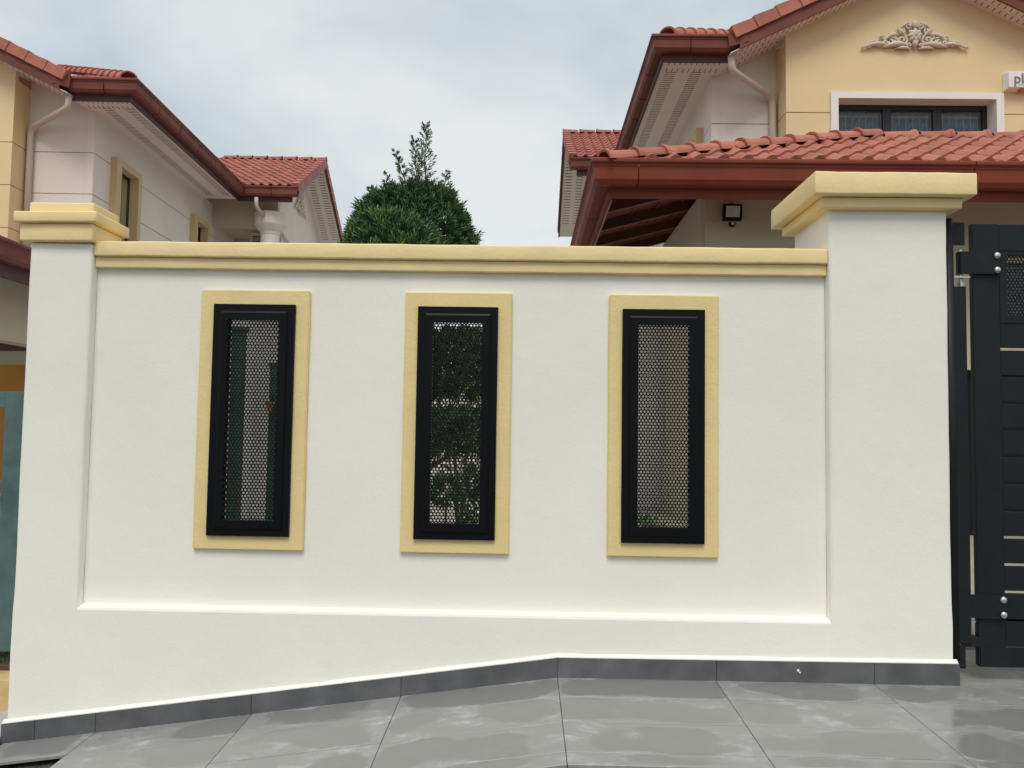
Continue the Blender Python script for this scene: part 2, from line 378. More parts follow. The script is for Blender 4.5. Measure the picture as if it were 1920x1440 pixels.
# perforated sheet mesh, shared
def perforated(w, h, p=.0148, r=.0051, th=.0015):
    b = MB(); rowh = p*.866; hx, hz = p/2, rowh/2; ca = math.atan2(hz, hx)
    A = []
    for q in (0, ca/2, ca, (ca+math.pi/2)/2): A.append(q)
    A = A + [math.pi/2] + [math.pi-q for q in reversed(A[1:])]; A = A + [a+math.pi for a in A]
    n = len(A)
    nc, nr = int(w/p)+1, int(h/rowh)+1
    for j in range(nr):
        for i in range(nc):
            cx = (i-(nc-1)/2)*p + (hx if j % 2 else 0)-hx/2; cz = (j-(nr-1)/2)*rowh
            o_ = []; q_ = []; o2 = []
            for a in A:
                ca_, sa = math.cos(a), math.sin(a); t = min(hx/max(1e-9, abs(ca_)), hz/max(1e-9, abs(sa)))
                o_.append((cx+t*ca_, 0, cz+t*sa)); q_.append((cx+r*ca_, 0, cz+r*sa)); o2.append((cx+r*ca_, th, cz+r*sa))
            b.add(o_+q_+o2, [(k, (k+1) % n, n+(k+1) % n, n+k) for k in range(n)] + [(n+k, n+(k+1) % n, 2*n+(k+1) % n, 2*n+k) for k in range(n)])
    return b.mesh('perforated_sheet', M['black2'], recalc=False)
sheet = perforated(.235, .885)
def frame_ring(b, x0, x1, z0, z1, w, y0, y1):
    holed(b, x0, x1, z0, z1, y0, y1, [(x0+w, x1-w, z0+w, z1-w)])
for (a, c) in FX:
    b = MB(); frame_ring(b, a, c, FZ0, FZ1, .030, .016, .150)
    fo = b.build('window_frame', M['black'], wall); 
    b = MB()   # raised bevelled inner bead
    x0, x1, z0, z1 = a+.0305, c-.0305, FZ0+.0305, FZ1-.0305; w = .036
    for (s0, s1) in (((x0,z0),(x1,z0)), ((x1,z0),(x1,z1)), ((x1,z1),(x0,z1)), ((x0,z1),(x0,z0))):
        def ins(p, d): return (p[0]+(d if p[0] == x0 else -d), p[1]+(d if p[1] == z0 else -d))
        ring = lambda p: [(ins(p, 0)[0], .030, ins(p, 0)[1]), (ins(p, .0)[0], .012, ins(p, .0)[1]), (ins(p, .008)[0], .008, ins(p, .008)[1]), (ins(p, w)[0], .008, ins(p, w)[1]), (ins(p, w)[0], .045, ins(p, w)[1])]
        b.prism(ring(s0), ring(s1))
    b.build('frame_bead', M['black'], fo)
    o = link('perforated_sheet', sheet, None, fo); o.location = ((a+c)/2, .030, (FZ0+FZ1)/2)
# skirting tiles and the painted plaster edge above them
def sk(x, top):       # skirting line
    if x >= .145: return (.080+ (x-.145)*.004) if top else .0
    return (.080-.137*(.145-x)) + (.0 if top else -.080-.006*(.145-x)/2.3)
def skirt(x0, x1):
    g = .0008; x0 += g; x1 -= g; b = MB()
    b.hexa([(x0,-.014,sk(x0,0)-.004),(x1,-.014,sk(x1,0)-.004),(x1,-.0012,sk(x1,0)-.004),(x0,-.0012,sk(x0,0)-.004),
            (x0,-.014,sk(x0,1)),(x1,-.014,sk(x1,1)),(x1,-.0012,sk(x1,1)),(x0,-.0012,sk(x0,1))])
    o = b.build('skirting_tile', M['skirt'], wall); bevel(o, .0012, 1); o.modifiers.clear()
    for p in o.data.polygons: p.use_smooth = False
js = [-2.172, -2.03, -1.775, -1.125, -.503, .145, .80, 1.447, 1.797]
for i in range(len(js)-1): skirt(js[i], js[i+1])
b = MB(); b.box(1.786, 1.797, -.0008, .25, 0.0, .085); b.box(-2.172, -2.158, .0, .25, sk(-2.172, 0), sk(-2.172, 1)); b.build('skirting_return', M['skirt'], wall)
b = MB(); xx = [-2.168+i*(1.790+2.168)/90 for i in range(91)]
if .145 not in xx: xx.append(.145); xx.sort()
pr = []
for x in xx:
    w = .0015*noise.noise(Vector((x*9, 0, 0))); w2 = .003*noise.noise(Vector((x*5, 3, 0)))
    t = sk(x, 1); pr.append([(x, -.0008, t+.016+w2), (x, -.005, t+.011+w2), (x, -.0145+w, t+.0045), (x, -.0145+w, t+.0006), (x, -.0008, t+.0006)])
for p, q in zip(pr, pr[1:]):
    b.add(p+q, [(i, (i+1) % 5, 5+(i+1) % 5, 5+i) for i in range(5)])
b.build('painted_edge', M['paint'], wall)
# paint chip on a skirting tile
b = MB(); b.lathe([(.0001, 0), (.006, 0), (.005, .0015), (.0001, .002)], (1.135, -.0145, .048), 'y', 7); b.lathe([(.0001, 0), (.004, 0), (.003, .001), (.0001, .0012)], (1.142, -.0145, .040), 'y', 6); b.build('paint_chip', M['paint'], wall)

# ------------------------------------------------------------------ pillars
def pillar(x0, x1, y1, ztop, label, cap, sq):
    t = tag(empty('gate_pillar', ((x0+x1)/2, y1/2, 0)), label, 'pillar'); off = Vector(t.location)
    parts = [rough_slab('shaft', M['white'], None, x0, x1, 0, y1, -.55, ztop, .013, .0022, .085, 4., sq)]
    for (nm, o, z0, z1, oy) in cap:
        parts.append(rough_slab(nm, M['cap'], None, x0-o[0], x1+o[1], -oy, y1+oy, z0, z1, .007, .0026))
    for p in parts: p.parent = t; p.location = -off
pillar(PX0, PX1, .20, 1.80, 'slim left white pillar with stepped yellow cap at the low end of the wall', [
    ('cap_moulding', (.032, .012), 1.801, 1.877, .030), ('cap_slab', (.050, .036), 1.878, 1.925, .050), ('cap_top', (.004, .004), 1.926, 1.972, .012)], PX1)
pillar(QX0, QX1, .453, 1.985, 'wide right white pillar with broad yellow cap beside the black gate', [
    ('cap_moulding', (.045, .045), 1.977, 2.022, .045), ('cap_slab', (.086, .086), 2.023, 2.118, .086)], QX0)

# ------------------------------------------------------------------ gate at the right
gate = tag(empty('metal_gate', (1.9, .06, .06)), 'charcoal metal swing gate with slats and perforated panel, right of the wide pillar', 'gate')
go = -Vector(gate.location)
def gpart(b, name, m=M['gate'], par=None, bev=0, smooth=False):
    o = b.build(name, m, None, smooth)
    if par is None: o.parent = gate; o.location = go
    else: o.parent = par
    if bev: bevel(o, bev, 2); 
    return o
def gb(name, *a, m=M['gate'], par=None, bev=.0015):
    b = MB(); b.box(*a); return gpart(b, name, m, par, bev)
GY = .05
gb('stile', 1.908, 2.022, GY, GY+.03, .062, 1.938, bev=.004)
gb('stile_lower_plate', 1.9135, 2.9, GY-.004, GY-.001, .0615, .143, bev=0)
gb('top_rail', 2.0235, 2.9, GY+.004, GY+.045, 1.82, 1.937, bev=.003)
gb('bottom_rail', 2.0235, 2.9, GY+.004, GY+.045, .145, .262, bev=.003)
b = MB(); holed(b, 2.0235, 2.75, 1.508, 1.8185, GY+.001, GY+.035, [(2.054, 2.72, 1.541, 1.803)]); fr = gpart(b, 'panel_frame')
gs = perforated(.67, .262); o = link('perforated_sheet', gs, None, fr); o.location = (2.387, GY+.012, 1.672)
z = 1.506; k = 0
while z > .30:
    gb('slat', 2.0235, 2.9, GY+.004, GY+.028, z-.1135+.011, z-.001, bev=.002); z -= .1142; k += 1
gb('slat', 2.0235, 2.9, GY+.004, GY+.028, .2635, z-.001, bev=.002)
# hinge post against the pillar
b = MB(); b.tube([(1.800, .040, .06), (1.800, .040, 1.952)], .021, 12); gpart(b, 'post_tube', smooth=True)
gb('post_plate', 1.812, 1.868, .028, .034, .16, 1.66)
gb('post_plate', 1.812, 1.866, .028, .034, 1.838, 1.937)
gb('post_plate', 1.812, 1.842, .028, .034, .058, .155)
def hinge(zc, s):
    hb = MB()
    ring = []
    pts = [(1.856, .078), (1.846, .066), (1.846, .050), (1.854, .038), (2.004, .032), (2.018, .034)]
    out_ = pts + [(2.018, .046), (2.004, .0465), (1.862, .0495)]
    hb.prism([(x, y, zc-.048) for x, y in out_], [(x, y, zc+.048) for x, y in out_])
    h = gpart(hb, 'hinge_bracket')
    for dz in (.030, -.032):
        bb = MB(); bb.lathe([(.0145, 0), (.0145, .003), (.012, .008), (.006, .0105), (.0002, .0112)], (2.003, .0315, zc+dz), 'y', 16)
        o_ = bb.build('bolt', M['steel'], h, True)
    bb = MB(); bb.tube([(1.862, .06, zc-.115), (1.862, .06, zc+.06)], .008, 10); bb.lathe([(.013, 0), (.013, .014)], (1.862, .06, zc-.098), 'z', 6)
    bb.build('hinge_pin', M['steel'], h)
    bb = MB(); bb.box(1.8235, 1.89, .036, .085, zc-.066, zc-.060); bb.build('hinge_plate', M['steel'], h)
hinge(1.765, 1); hinge(.312, -1)
gb('foot_block', 1.846, 1.905, .036, .09, .145, .185)

# ------------------------------------------------------------------ roof pieces (shared meshes)
def tile_mesh(w, ln, name, m, n=9, amp=.026, th=.019):
    b = MB(); top0 = []; top1 = []; bot0 = []
    for i in range(n+1):
        u = i/n; x = (u-.5)*w*1.03
        # high roll on one side, shallow pan on the other
        zz = amp*(math.cos((u-.30)*2*math.pi)*.5+.5)**1.9*1.8
        top0.append((x, 0, zz+th)); top1.append((x, ln, zz-.006)); bot0.append((x, 0, zz-.012))
    k = n+1
    b.add(top0+top1+bot0, [(i, i+1, k+i+1, k+i) for i in range(n)] + [(2*k+i, 2*k+i+1, i+1, i) for i in range(n)])
    me = b.mesh(name, m, recalc=False)
    return me
def cap_mesh(ln, r, name, m, n=9):
    """half-barrel hip/ridge tile: wide lip at its lower end"""
    b = MB(); rings = [(0, r*.98), (0, r+.024), (.028, r+.026), (.045, r+.006), (ln+.03, r-.008)]
    for (y, rr) in rings:
        for i in range(n+1):
            a = math.pi*(i/n)*1.04-.06; b.v.append((rr*math.cos(a), y, rr*math.sin(a)*.86-.02))
    k = n+1
    for j in range(len(rings)-1):
        for i in range(n): b.f.append((j*k+i, j*k+i+1, (j+1)*k+i+1, (j+1)*k+i)); b.mi.append(0)
    me = b.mesh(name, m, recalc=False)
    for p in me.polygons: p.use_smooth = False
    return me
def lay_caps(par, name, me, p0, p1, ln):
    p0, p1 = Vector(p0), Vector(p1); d = p1-p0; L_ = d.length; d.normalize(); x = d.cross(Vector((0, 0, 1))).normalized(); z_ = x.cross(d)
    k = max(1, round(L_/ln))
    for i in range(k):
        q = p0+d*(L_/k*i); jit = random.uniform(-.004, .004)
        o = link(name, me, None, par); o.matrix_local = Matrix((x, d, z_)).transposed().to_4x4() @ Matrix.Rotation(random.uniform(-.02, .02), 4, 'Y'); o.location = q+z_*jit
def lay_tiles(par, me, org, u, v, w, ln, nc, nr, ok, name='roof_tile'):
    org, u, v = Vector(org), Vector(u).normalized(), Vector(v).normalized()
    n_ = u.cross(v).normalized()
    if n_.z < 0: n_ = -n_; u_ax = -u
    else: u_ax = u
    R_ = Matrix((u_ax, v, n_)).transposed().to_4x4()
    for j in range(nr):
        for i in range(nc):
            if not ok((i+.5)*w, (j+.5)*ln): continue
            o = link(name, me, None, par); p = org+u*((i+.5)*w)+v*(j*ln)+n_*(.012+random.uniform(-.0015, .0015))
            o.matrix_local = Matrix.Translation(p) @ R_ @ Matrix.Rotation(random.uniform(-.008, .008), 4, 'Z')

GP = [(0, 0), (-.012, -.018), (-.012, -.040), (.012, -.055), (.012, -.072), (.022, -.085), (.028, -.195), (.060, -.240), (.165, -.240), (.165, -.02), (.150, -.02), (.140, -.22), (.1, -.22), (.045, -.19), (.03, -.02)]
def gutter(par, axis, s, fix, a, b_, ztop, seg, mitre_a=0, mitre_b=0, joints=None, prof=GP, offx=0, offy=0, m_='gutter', g=.008):
    """outer face at x=offx (axis y) or y=offy (axis x), runs a..b_; profile offset goes inwards (+x or +y)."""
    if joints is None:
        k = max(1, round(abs(b_-a)/seg)); joints = [a+(b_-a)*i/k for i in range(k+1)]
    for i in range(len(joints)-1):
        p0, p1 = joints[i], joints[i+1]
        first, last = i == 0, i == len(joints)-2
        def ring(t, mk, end):
            r_ = []
            for o_, h in prof:
                tt = t + (mk*o_ if mk else (g if end == 0 else -g))
                r_.append((s*(offx+o_), tt, ztop+h) if axis == 'y' else (s*tt, offy+o_, ztop+h))
            return r_
        m = MB(); m.prism(ring(p0, mitre_a if first else 0, 0), ring(p1, mitre_b if last else 0, 1)); m.build('gutter_section', M[m_], par)

def slots(b, s, along, lo, hi, across0, across1, z, zf=None, pitch=.062, wd=.018, ln=.12):
    """rows of dark boxes just below a soffit, painting the shade of open vent slots: along axis, each row of length ln centred on a line"""
    t = lo
    while t < hi:
        for c in (across0, across1):
            a0, a1 = c-ln/2, c+ln/2
            zz = (zf(t) if zf else z)
            if along == 'y': b.box(s*a0, s*a1, t, t+wd, zz-.005, zz+.004)
            else: b.box(s*t, s*(t+wd), a0, a1, zz-.005, zz+.004)
        t += pitch

def ornament(par, cx, y, z0, W_, H_, name_='ornament', fx=None):
    """acanthus scroll relief in the x-z plane facing -y, base line at z0"""
    fx = fx or (lambda p: p)
    b = MB()
    def P(u, v, d=.0): return fx((cx+u*W_, y-d, z0+v*H_))
    def spiral(u, v, r, turns, start, sgn, th):
        pts = []; rs = []
        n = int(16*turns)
        for i in range(n+1):
            t = i/n; a = start+sgn*t*turns*2*math.pi; rr = r*(1-.86*t)
            pts.append(P(u+rr*math.cos(a)/W_, v+rr*math.sin(a)/H_, .03+.03*t)); rs.append(th*1.35*(1-.4*t))
        b.tube(pts, rs, 6)
    def leaf(u0, v0, u1, v1, bend, th):
        pts = []; rs = []
        for i in range(9):
            t = i/8; uu = u0+(u1-u0)*t; vv = v0+(v1-v0)*t+bend*math.sin(math.pi*t)
            pts.append(P(uu, vv, .03+.02*math.sin(math.pi*t))); rs.append(th*1.35*(math.sin(math.pi*(t*.85+.1))+.1))
        b.tube(pts, rs, 7)
    for sg in (-1, 1):
        for (u, v, r, tr, st, th) in ((.115, .30, .085, 1.4, 2.2, .018), (.185, .22, .075, 1.3, 1.2, .016), (.12, .62, .055, 1.3, 2.0, .014), (.06, .80, .05, 1.2, 2.6, .014),
                                   (.20, .45, .055, 1.3, .6, .014), (.265, .20, .055, 1.3, 2.6, .015), (.29, .38, .042, 1.2, .4, .012), (.345, .17, .042, 1.2, 2.2, .012), (.05, .12, .045, 1.2, 4.2, .014), (.42, .08, .03, 1.1, 1.0, .010), (.475, .05, .022, 1.1, 1.5, .009)):
            spiral(sg*u, v, r, tr, st if sg > 0 else math.pi-st, sg, th)
        leaf(sg*.06, .16, sg*.30, .06, .05, .028); leaf(sg*.22, .12, sg*.49, .02, .10, .020); leaf(sg*.14, .50, sg*.30, .20, .12, .020)
        leaf(sg*.03, .95, sg*.16, .62, .06, .016); leaf(sg*.10, .08, sg*.24, .40, -.05, .018); leaf(sg*.27, .10, sg*.40, .26, .03, .014)
        leaf(sg*.08, .40, sg*.16, .72, .04, .016); leaf(sg*.18, .56, sg*.24, .34, .06, .014); leaf(sg*.32, .30, sg*.46, .05, .06, .013); leaf(sg*.04, .02, sg*.18, .02, .02, .016)
    body = b.build('scrollwork', M['ornament'], par, True)
    b = MB()
    for i in range(8):
        a = i*math.pi/4; r1 = .105
        pts = [P(0, .45, .05), P(r1*.6*math.cos(a)/W_, .45+r1*.6*math.sin(a)/H_, .07), P(r1*1.15*math.cos(a)/W_, .45+r1*1.15*math.sin(a)/H_, .04)]
        b.tube(pts, [.036, .042, .012], 8)
    pts = []
    for i in range(40):
        t = i/39; a = t*4.5*math.pi; pts.append(P(.058*(1-t)*math.cos(a)/W_, .45+.058*(1-t)*math.sin(a)/H_, .085+.02*t))
    b.tube(pts, [.012]*40, 6)
    # pointed shield below and crown above
    b.tube([P(0, .30, .05), P(0, .14, .055), P(0, .0, .03)], [.05, .045, .004], 8)
    b.tube([P(0, .70, .04), P(0, .88, .05), P(0, 1.04, .03)], [.03, .035, .004], 8)
    for sg in (-1, 1): b.tube([P(sg*.03, .70, .04), P(sg*.045, .84, .05), P(sg*.03, .95, .04)], [.012, .022, .006], 6)
    b.build('rosette', M['ornament'], body, True)
    return body

# ------------------------------------------------------------------ the two houses (same design, mirrored)
TW, TL = .225, .30
capsb = cap_mesh(.33, .135, 'hip_tile_large', M['tile']); caps = cap_mesh(.33, .105, 'hip_tile', M['tile']); capd = cap_mesh(.36, .10, 'hip_tile_far', M['tile_dark'])
tm = tile_mesh(TW, TL*1.12, 'roof_tile', M['tile']); tmd = tile_mesh(.222, .33*1.12, 'roof_tile_far', M['tile_dark'], 8, .032, .02)
def house(O, rz_, s, label, yx, yw, xw, wing_depth):
    """local x grows from the outer gutter inwards (multiplied by s), y goes back."""
    H = tag(empty('house', (O[0], O[1], 0), rz_), label, 'house')
    ZT, ZS = 6.945, 6.635; G = .48; X1 = 1.05; Y1 = .76; YF = .28; XP = 3.97; XR = 2*XP-yx
    X = lambda x: s*x
    # --- walls in courses with recessed grooves
    grooves = [3.64, 4.38, 5.125, 5.875]
    def courses(z0, z1):
        zs = [z0]+[g for g in grooves if z0 < g < z1]+[z1]
        return [(a+(.007 if i else 0), c-(.007 if i < len(zs)-2 else 0)) for i, (a, c) in enumerate(zip(zs, zs[1:]))]
    sidewins = [(1.62, 2.40, 4.45, 5.93), (5.70, 6.40, 4.45, 5.93)] if s < 0 else [(1.55, 2.25, 4.45, 5.93)]
    bside = MB(); bf = MB(); by = MB(); gr = MB()
    yend = yw+2.9
    for a, c in courses(-.6, ZS+.05):
        # side wall plane x=X1, faces outwards (towards -x)
        holed(bside, Y1, yend, a, c, X1, X1+.15, [(w0, w1, max(a, z0), min(c, z1)) for w0, w1, z0, z1 in sidewins if z0 < c and z1 > a], f=lambda p: (X(p[1]), p[0], p[2]))
        bf.box(X(X1+.1515), X(yx-.001), Y1, Y1+.15, a, min(c, ZS+.05))
        if c < 6.5:
            by.box(X(yx), X(yx+.12), YF+.1, Y1+.1, a, c)
            wz = [(2.80, 5.20, max(a, 4.9), c)] if c > 4.9 else []
            holed(by, yx, XR, a, c, YF, YF+.10, wz, f=lambda p: (X(p[0]), p[1], p[2]))
    # top yellow course: gable
    a = grooves[-1]+.007; zc = lambda x: 6.635+G*(min(x, 2*XP-x)-1.15)+.02
    def gpoly(bb, xs_, y0, y1, za):
        for p, q in zip(xs_, xs_[1:]):
            bb.hexa([(X(p),y0,za),(X(q),y0,za),(X(q),y1,za),(X(p),y1,za),(X(p),y0,zc(p)),(X(q),y0,zc(q)),(X(q),y1,zc(q)),(X(p),y1,zc(p))])
    by2 = MB()
    by2.box(X(yx), X(2.80), YF, YF+.1, a, 6.11); by2.box(X(5.20), X(XR), YF, YF+.1, a, 6.11)
    gpoly(by2, [yx, XP, XR], YF, YF+.1, 6.1105)
    by2.box(X(yx), X(yx+.12), YF+.1, Y1+.1, a, 7.0)
    bf.hexa([(X(1.15),Y1+.01,ZS+.051),(X(yx),Y1+.01,ZS+.051),(X(yx),Y1+.15,ZS+.051),(X(1.15),Y1+.15,ZS+.051),(X(1.15),Y1+.01,ZS+.06),(X(yx),Y1+.01,zc(yx)),(X(yx),Y1+.15,zc(yx)),(X(1.15),Y1+.15,ZS+.06)])
    # drop the duplicate plain top course of the yellow front
    by.build('gable_wall', M['house_yellow'], H); by2.build('gable_wall', M['house_yellow'], H)
    bside.build('side_wall', M['house_white'], H); bf.build('front_wall', M['house_white'], H)
    holed(gr, Y1+.02, yend, -.6, 6.6, X1+.014, X1+.13, [(w0, w1, z0, z1) for w0, w1, z0, z1 in sidewins], f=lambda p: (X(p[1]), p[0], p[2]))
    gr.box(X(X1+.02), X(yx-.01), Y1+.014, Y1+.13, -.6, 6.6)
    holed(gr, yx+.014, XR-.01, -.6, 6.6, YF+.014, YF+.09, [(2.79, 5.21, 4.9, 6.12)], f=lambda p: (X(p[0]), p[1], p[2])); gr.box(X(yx+.014), X(yx+.1), YF+.09, Y1+.05, -.6, 6.6)
    gr.build('wall_groove', M['slotc'], H)  # backing behind the courses; groove shade is in its dark colour
    # --- soffits
    b = MB()
    b.hexa([(X(.201),.201,ZS-.0),(X(X1+.05),.201,ZS),(X(X1+.05),yw+.165,ZS),(X(.201),yw+.165,ZS),(X(.201),.201,ZS+.01),(X(X1+.05),.201,ZS+.01),(X(X1+.05),yw+.165,ZS+.01),(X(.201),yw+.165,ZS+.01)])
    b.box(X(X1+.051), X(1.15), .201, Y1+.05, ZS, ZS+.01)
    b.build('soffit', M['soffit'], H)
    b = MB()
    for (xa, xb) in ((1.15, XP), (XP, 2*XP-1.15)):
        z = lambda x: 6.635+G*(min(x, 2*XP-x)-1.15)
        b.hexa([(X(xa),-.04,z(xa)),(X(xb),-.04,z(xb)),(X(xb),Y1+.02,z(xb)),(X(xa),Y1+.02,z(xa)),(X(xa),-.04,z(xa)+.012),(X(xb),-.04,z(xb)+.012),(X(xb),Y1+.02,z(xb)+.012),(X(xa),Y1+.02,z(xa)+.012)])
    b.build('gable_soffit', M['soffit'], H)
    b = MB(); slots(b, s, 'y', .62, yw-.1, .38, .78, ZS, pitch=.075, ln=.17, wd=.010)
    slots(b, s, 'x', .30, 1.15, .30, .56, ZS, pitch=.085, ln=.13, wd=.011)
    t = 1.25
    while t < 2*XP-1.2:
        z = 6.635+G*(min(t, 2*XP-t)-1.15)
        for cy in (.06, .22, .40, .58) if t < yx-.02 else (.03, .17):
            zz = z-.004; d = .012
            b.hexa([(X(t),cy-.04,zz),(X(t+d),cy-.04,zz+G*d*(1 if t < XP else -1)),(X(t+d),cy+.04,zz+G*d*(1 if t < XP else -1)),(X(t),cy+.04,zz),
                    (X(t),cy-.04,zz+.01),(X(t+d),cy-.04,zz+.01+G*d*(1 if t < XP else -1)),(X(t+d),cy+.04,zz+.01+G*d*(1 if t < XP else -1)),(X(t),cy+.04,zz+.01)])
        t += .088
    tag(b.build('vent_slots', M['slot'], H), kind='stuff')  # solid dark boxes in place of shaded openings
    # --- gutters and fascia
    Gt = MB(); Gt.box(X(.166), X(.20), .166, yw+.2, ZS-.045, ZT-.03); Gt.box(X(.20), X(1.2), .166, .20, ZS-.045, ZT-.03); 
    fa = Gt.build('fascia', M['fascia'], H)
    gutter(fa, 'y', s, 0, 0, yw, ZT, 1.0, mitre_a=1, mitre_b=1, g=.015)
    gutter(fa, 'x', s, 0, 0, 1.16, ZT, .6, mitre_a=1)
    # box at the foot of the gable verge
    b = MB(); b.hexa([(X(1.13),-.05,ZS+.10),(X(1.40),-.09,ZS+.16),(X(1.40),.2,ZS+.16),(X(1.13),.2,ZS+.05),(X(1.11),-.05,ZT-.01),(X(1.33),-.09,ZT+.07),(X(1.33),.2,ZT+.07),(X(1.11),.2,ZT)])
    b.build('verge_box', M['gutter'], fa); 
    # --- gable barge board and verge tiles
    zb = lambda x: 6.635+G*(min(x, 2*XP-x)-1.15)
    for (xa, xb) in ((1.28, XP), (XP, 2*XP-1.28)):
        b = MB(); b.hexa([(X(xa),-.075,zb(xa)-.012),(X(xb),-.075,zb(xb)-.012),(X(xb),-.041,zb(xb)-.012),(X(xa),-.041,zb(xa)-.012),(X(xa),-.075,zb(xa)+.20),(X(xb),-.075,zb(xb)+.20),(X(xb),-.041,zb(xb)+.20),(X(xa),-.041,zb(xa)+.20)])
        b.build('barge_board', M['gutter'], H)
    # --- roof planes
    b = MB(); E = .03; T = .46; zr = ZT-.085
    R1 = 3.2
    b.add([(X(E),E,zr),(X(R1),R1,zr+T*R1),(X(R1),14,zr+T*R1),(X(E),14,zr)], [(0,1,2,3)])
    b.add([(X(E),E,zr),(X(1.15),E,zr),(X(XP),2.8,zr+T*2.8),(X(R1),R1,zr+T*R1)], [(0,1,2,3)])
    top = zb(XP)+.30; low = zb(1.2)+.22
    b.add([(X(1.2),-.06,low),(X(XP),-.06,top),(X(XP),6,top),(X(1.2),6,low)], [(0,1,2,3)])
    b.add([(X(2*XP-1.2),-.06,low),(X(XP),-.06,top),(X(XP),6,top),(X(2*XP-1.2),6,low)], [(0,1,2,3)])
    b.add([(X(R1),R1,zr+T*R1),(X(2*XP-R1),R1,zr+T*R1),(X(2*XP-R1),14,zr+T*R1),(X(R1),14,zr+T*R1)], [(0,1,2,3)])
    rf = b.build('roof', M['tile_dark'], H)
    lay_caps(rf, 'hip_tile', capsb, (X(.26), .26, zr+.075+T*.26), (X(2.9), 2.9, zr+.105+T*2.9), .31)
    sl = math.sqrt(1+T*T)
    lay_tiles(rf, tm, (X(.05), .11, zr+.01+.11*T), (s, 0, 0), (0, 1, T), TW, TL, 6, 5, lambda u, v: u > v/sl+.03 and u < 1.35)
    # verge tiles: flat-faced pieces lapped like steps on the barge
    vm = MB(); vl = .40
    vm.add([(0,-.10,.0),(0,-.10,.185),(0,.07,.20),(0,.07,.0),(vl,-.085,.0),(vl,-.085,.165),(vl,.07,.18),(vl,.07,0)], [(0,1,2,3)[::-1],(4,5,6,7),(0,4,5,1)[::-1],(1,5,6,2)[::-1],(2,6,7,3)[::-1],(3,7,4,0)[::-1]])
    vme = vm.mesh('verge_tile', M['tile'])
    ang = math.atan(G)
    for side in (0, 1):
        k = int((XP-1.15)/math.cos(ang)/.36)+1
        for i in range(k):
            xx_ = 1.22+i*.36*math.cos(ang)
            if xx_ > XP-.05: break
            o = link('verge_tile', vme, None, rf)
            dirx = s if side == 0 else -s; px = X(xx_) if side == 0 else X(2*XP-xx_)
            d = Vector((dirx*math.cos(ang), 0, math.sin(ang))); yv = Vector((0, 1, 0)); n_ = d.cross(yv)
            if n_.z < 0: n_ = -n_
            o.matrix_local = Matrix.Translation((px, -.02+random.uniform(-.003, .003), zb(xx_)+.175+random.uniform(-.003, .003))) @ Matrix((d, yv, n_)).transposed().to_4x4()
    # --- rear wing
    zr = ZT-.03; WT = .53; yr = yw+wing_depth; zwr = zr+WT*wing_depth; xg = xw+.70
    b = MB()
    b.add([(X(xw+.03),yw+.03,zr),(X(2.5),yw+.03,zr),(X(2.5),yr,zwr),(X(xw+.03),yr,zwr)], [(0,1,2,3)])
    b.add([(X(xw+.03),2*yr-yw,zr),(X(2.5),2*yr-yw,zr),(X(2.5),yr,zwr),(X(xw+.03),yr,zwr)], [(0,1,2,3)])
    wr = b.build('roof', M['tile_dark'], H)
    nc = int((2.0-xw)/.222)
    lay_tiles(wr, tmd, (X(xw+.06), yw+.0, zr+.01), (s, 0, 0), (0, 1, WT), .222, .33, nc, int(wing_depth*math.sqrt(1+WT*WT)/.33)+1, lambda u, v: True)
    lay_caps(wr, 'ridge_tile', capd, (X(xw-.02), yr, zwr+.05), (X(1.6), yr, zwr+.05), .40)
    # verge tiles of the wing, both slopes, and soffit under the overhang
    vm2 = MB(); vm2.add([(-.015,0,-.16),(-.015,0,.075),(.15,0,.085),(.15,0,.03),(-.010,.38,-.18),(-.010,.38,.05),(.15,.38,.06),(.15,.38,0)], [(0,1,2,3),(7,6,5,4),(0,4,5,1),(1,5,6,2),(2,6,7,3),(3,7,4,0)])
    vme2 = vm2.mesh('verge_tile', M['tile_dark'])
    if s < 0:
        for v in vme2.vertices: v.co.x *= -1
    for side in (1, -1):
        k = int(wing_depth*math.sqrt(1+WT*WT)/.33)
        for i in range(k+1):
            d = Vector((0, side, WT)).normalized(); y0 = (yw if side > 0 else 2*yr-yw)+side*(.02+i*.33/math.sqrt(1+WT*WT))
            if (side > 0 and y0 > yr-.1) or (side < 0 and y0 < yr+.1): break
            z0 = zr+.02+WT*abs(y0-(yw if side > 0 else 2*yr-yw))
            xa = Vector((1, 0, 0)); n_ = xa.cross(d)
            if n_.z < 0: n_ = -n_
            o = link('verge_tile', vme2, None, wr); o.matrix_local = Matrix.Translation((X(xw), y0, z0)) @ Matrix((xa, d, n_)).transposed().to_4x4()
    b = MB()
    for side in (1, -1):
        ye = yw+.2 if side > 0 else 2*yr-yw-.02; ze = zr-.20+(WT*.2 if side > 0 else 0)
        b.hexa([(X(xw+.02),ye,ze),(X(xg+.1),ye,ze),(X(xg+.1),yr,zwr-.20),(X(xw+.02),yr,zwr-.20),(X(xw+.02),ye,ze+.015),(X(xg+.1),ye,ze+.015),(X(xg+.1),yr,zwr-.185),(X(xw+.02),yr,zwr-.185)])
    b.build('soffit', M['soffit'], H)
    b = MB()
    b.hexa([(X(xw+.012),yw+.17,zr-.235+.04),(X(xw+.05),yw+.17,zr-.235+.04),(X(xw+.05),yr,zwr-.23),(X(xw+.012),yr,zwr-.23),(X(xw+.012),yw+.17,zr-.08),(X(xw+.05),yw+.17,zr-.08),(X(xw+.05),yr,zwr-.10),(X(xw+.012),yr,zwr-.10)])
    b.build('barge_board', M['mortar'], H)
    b = MB()
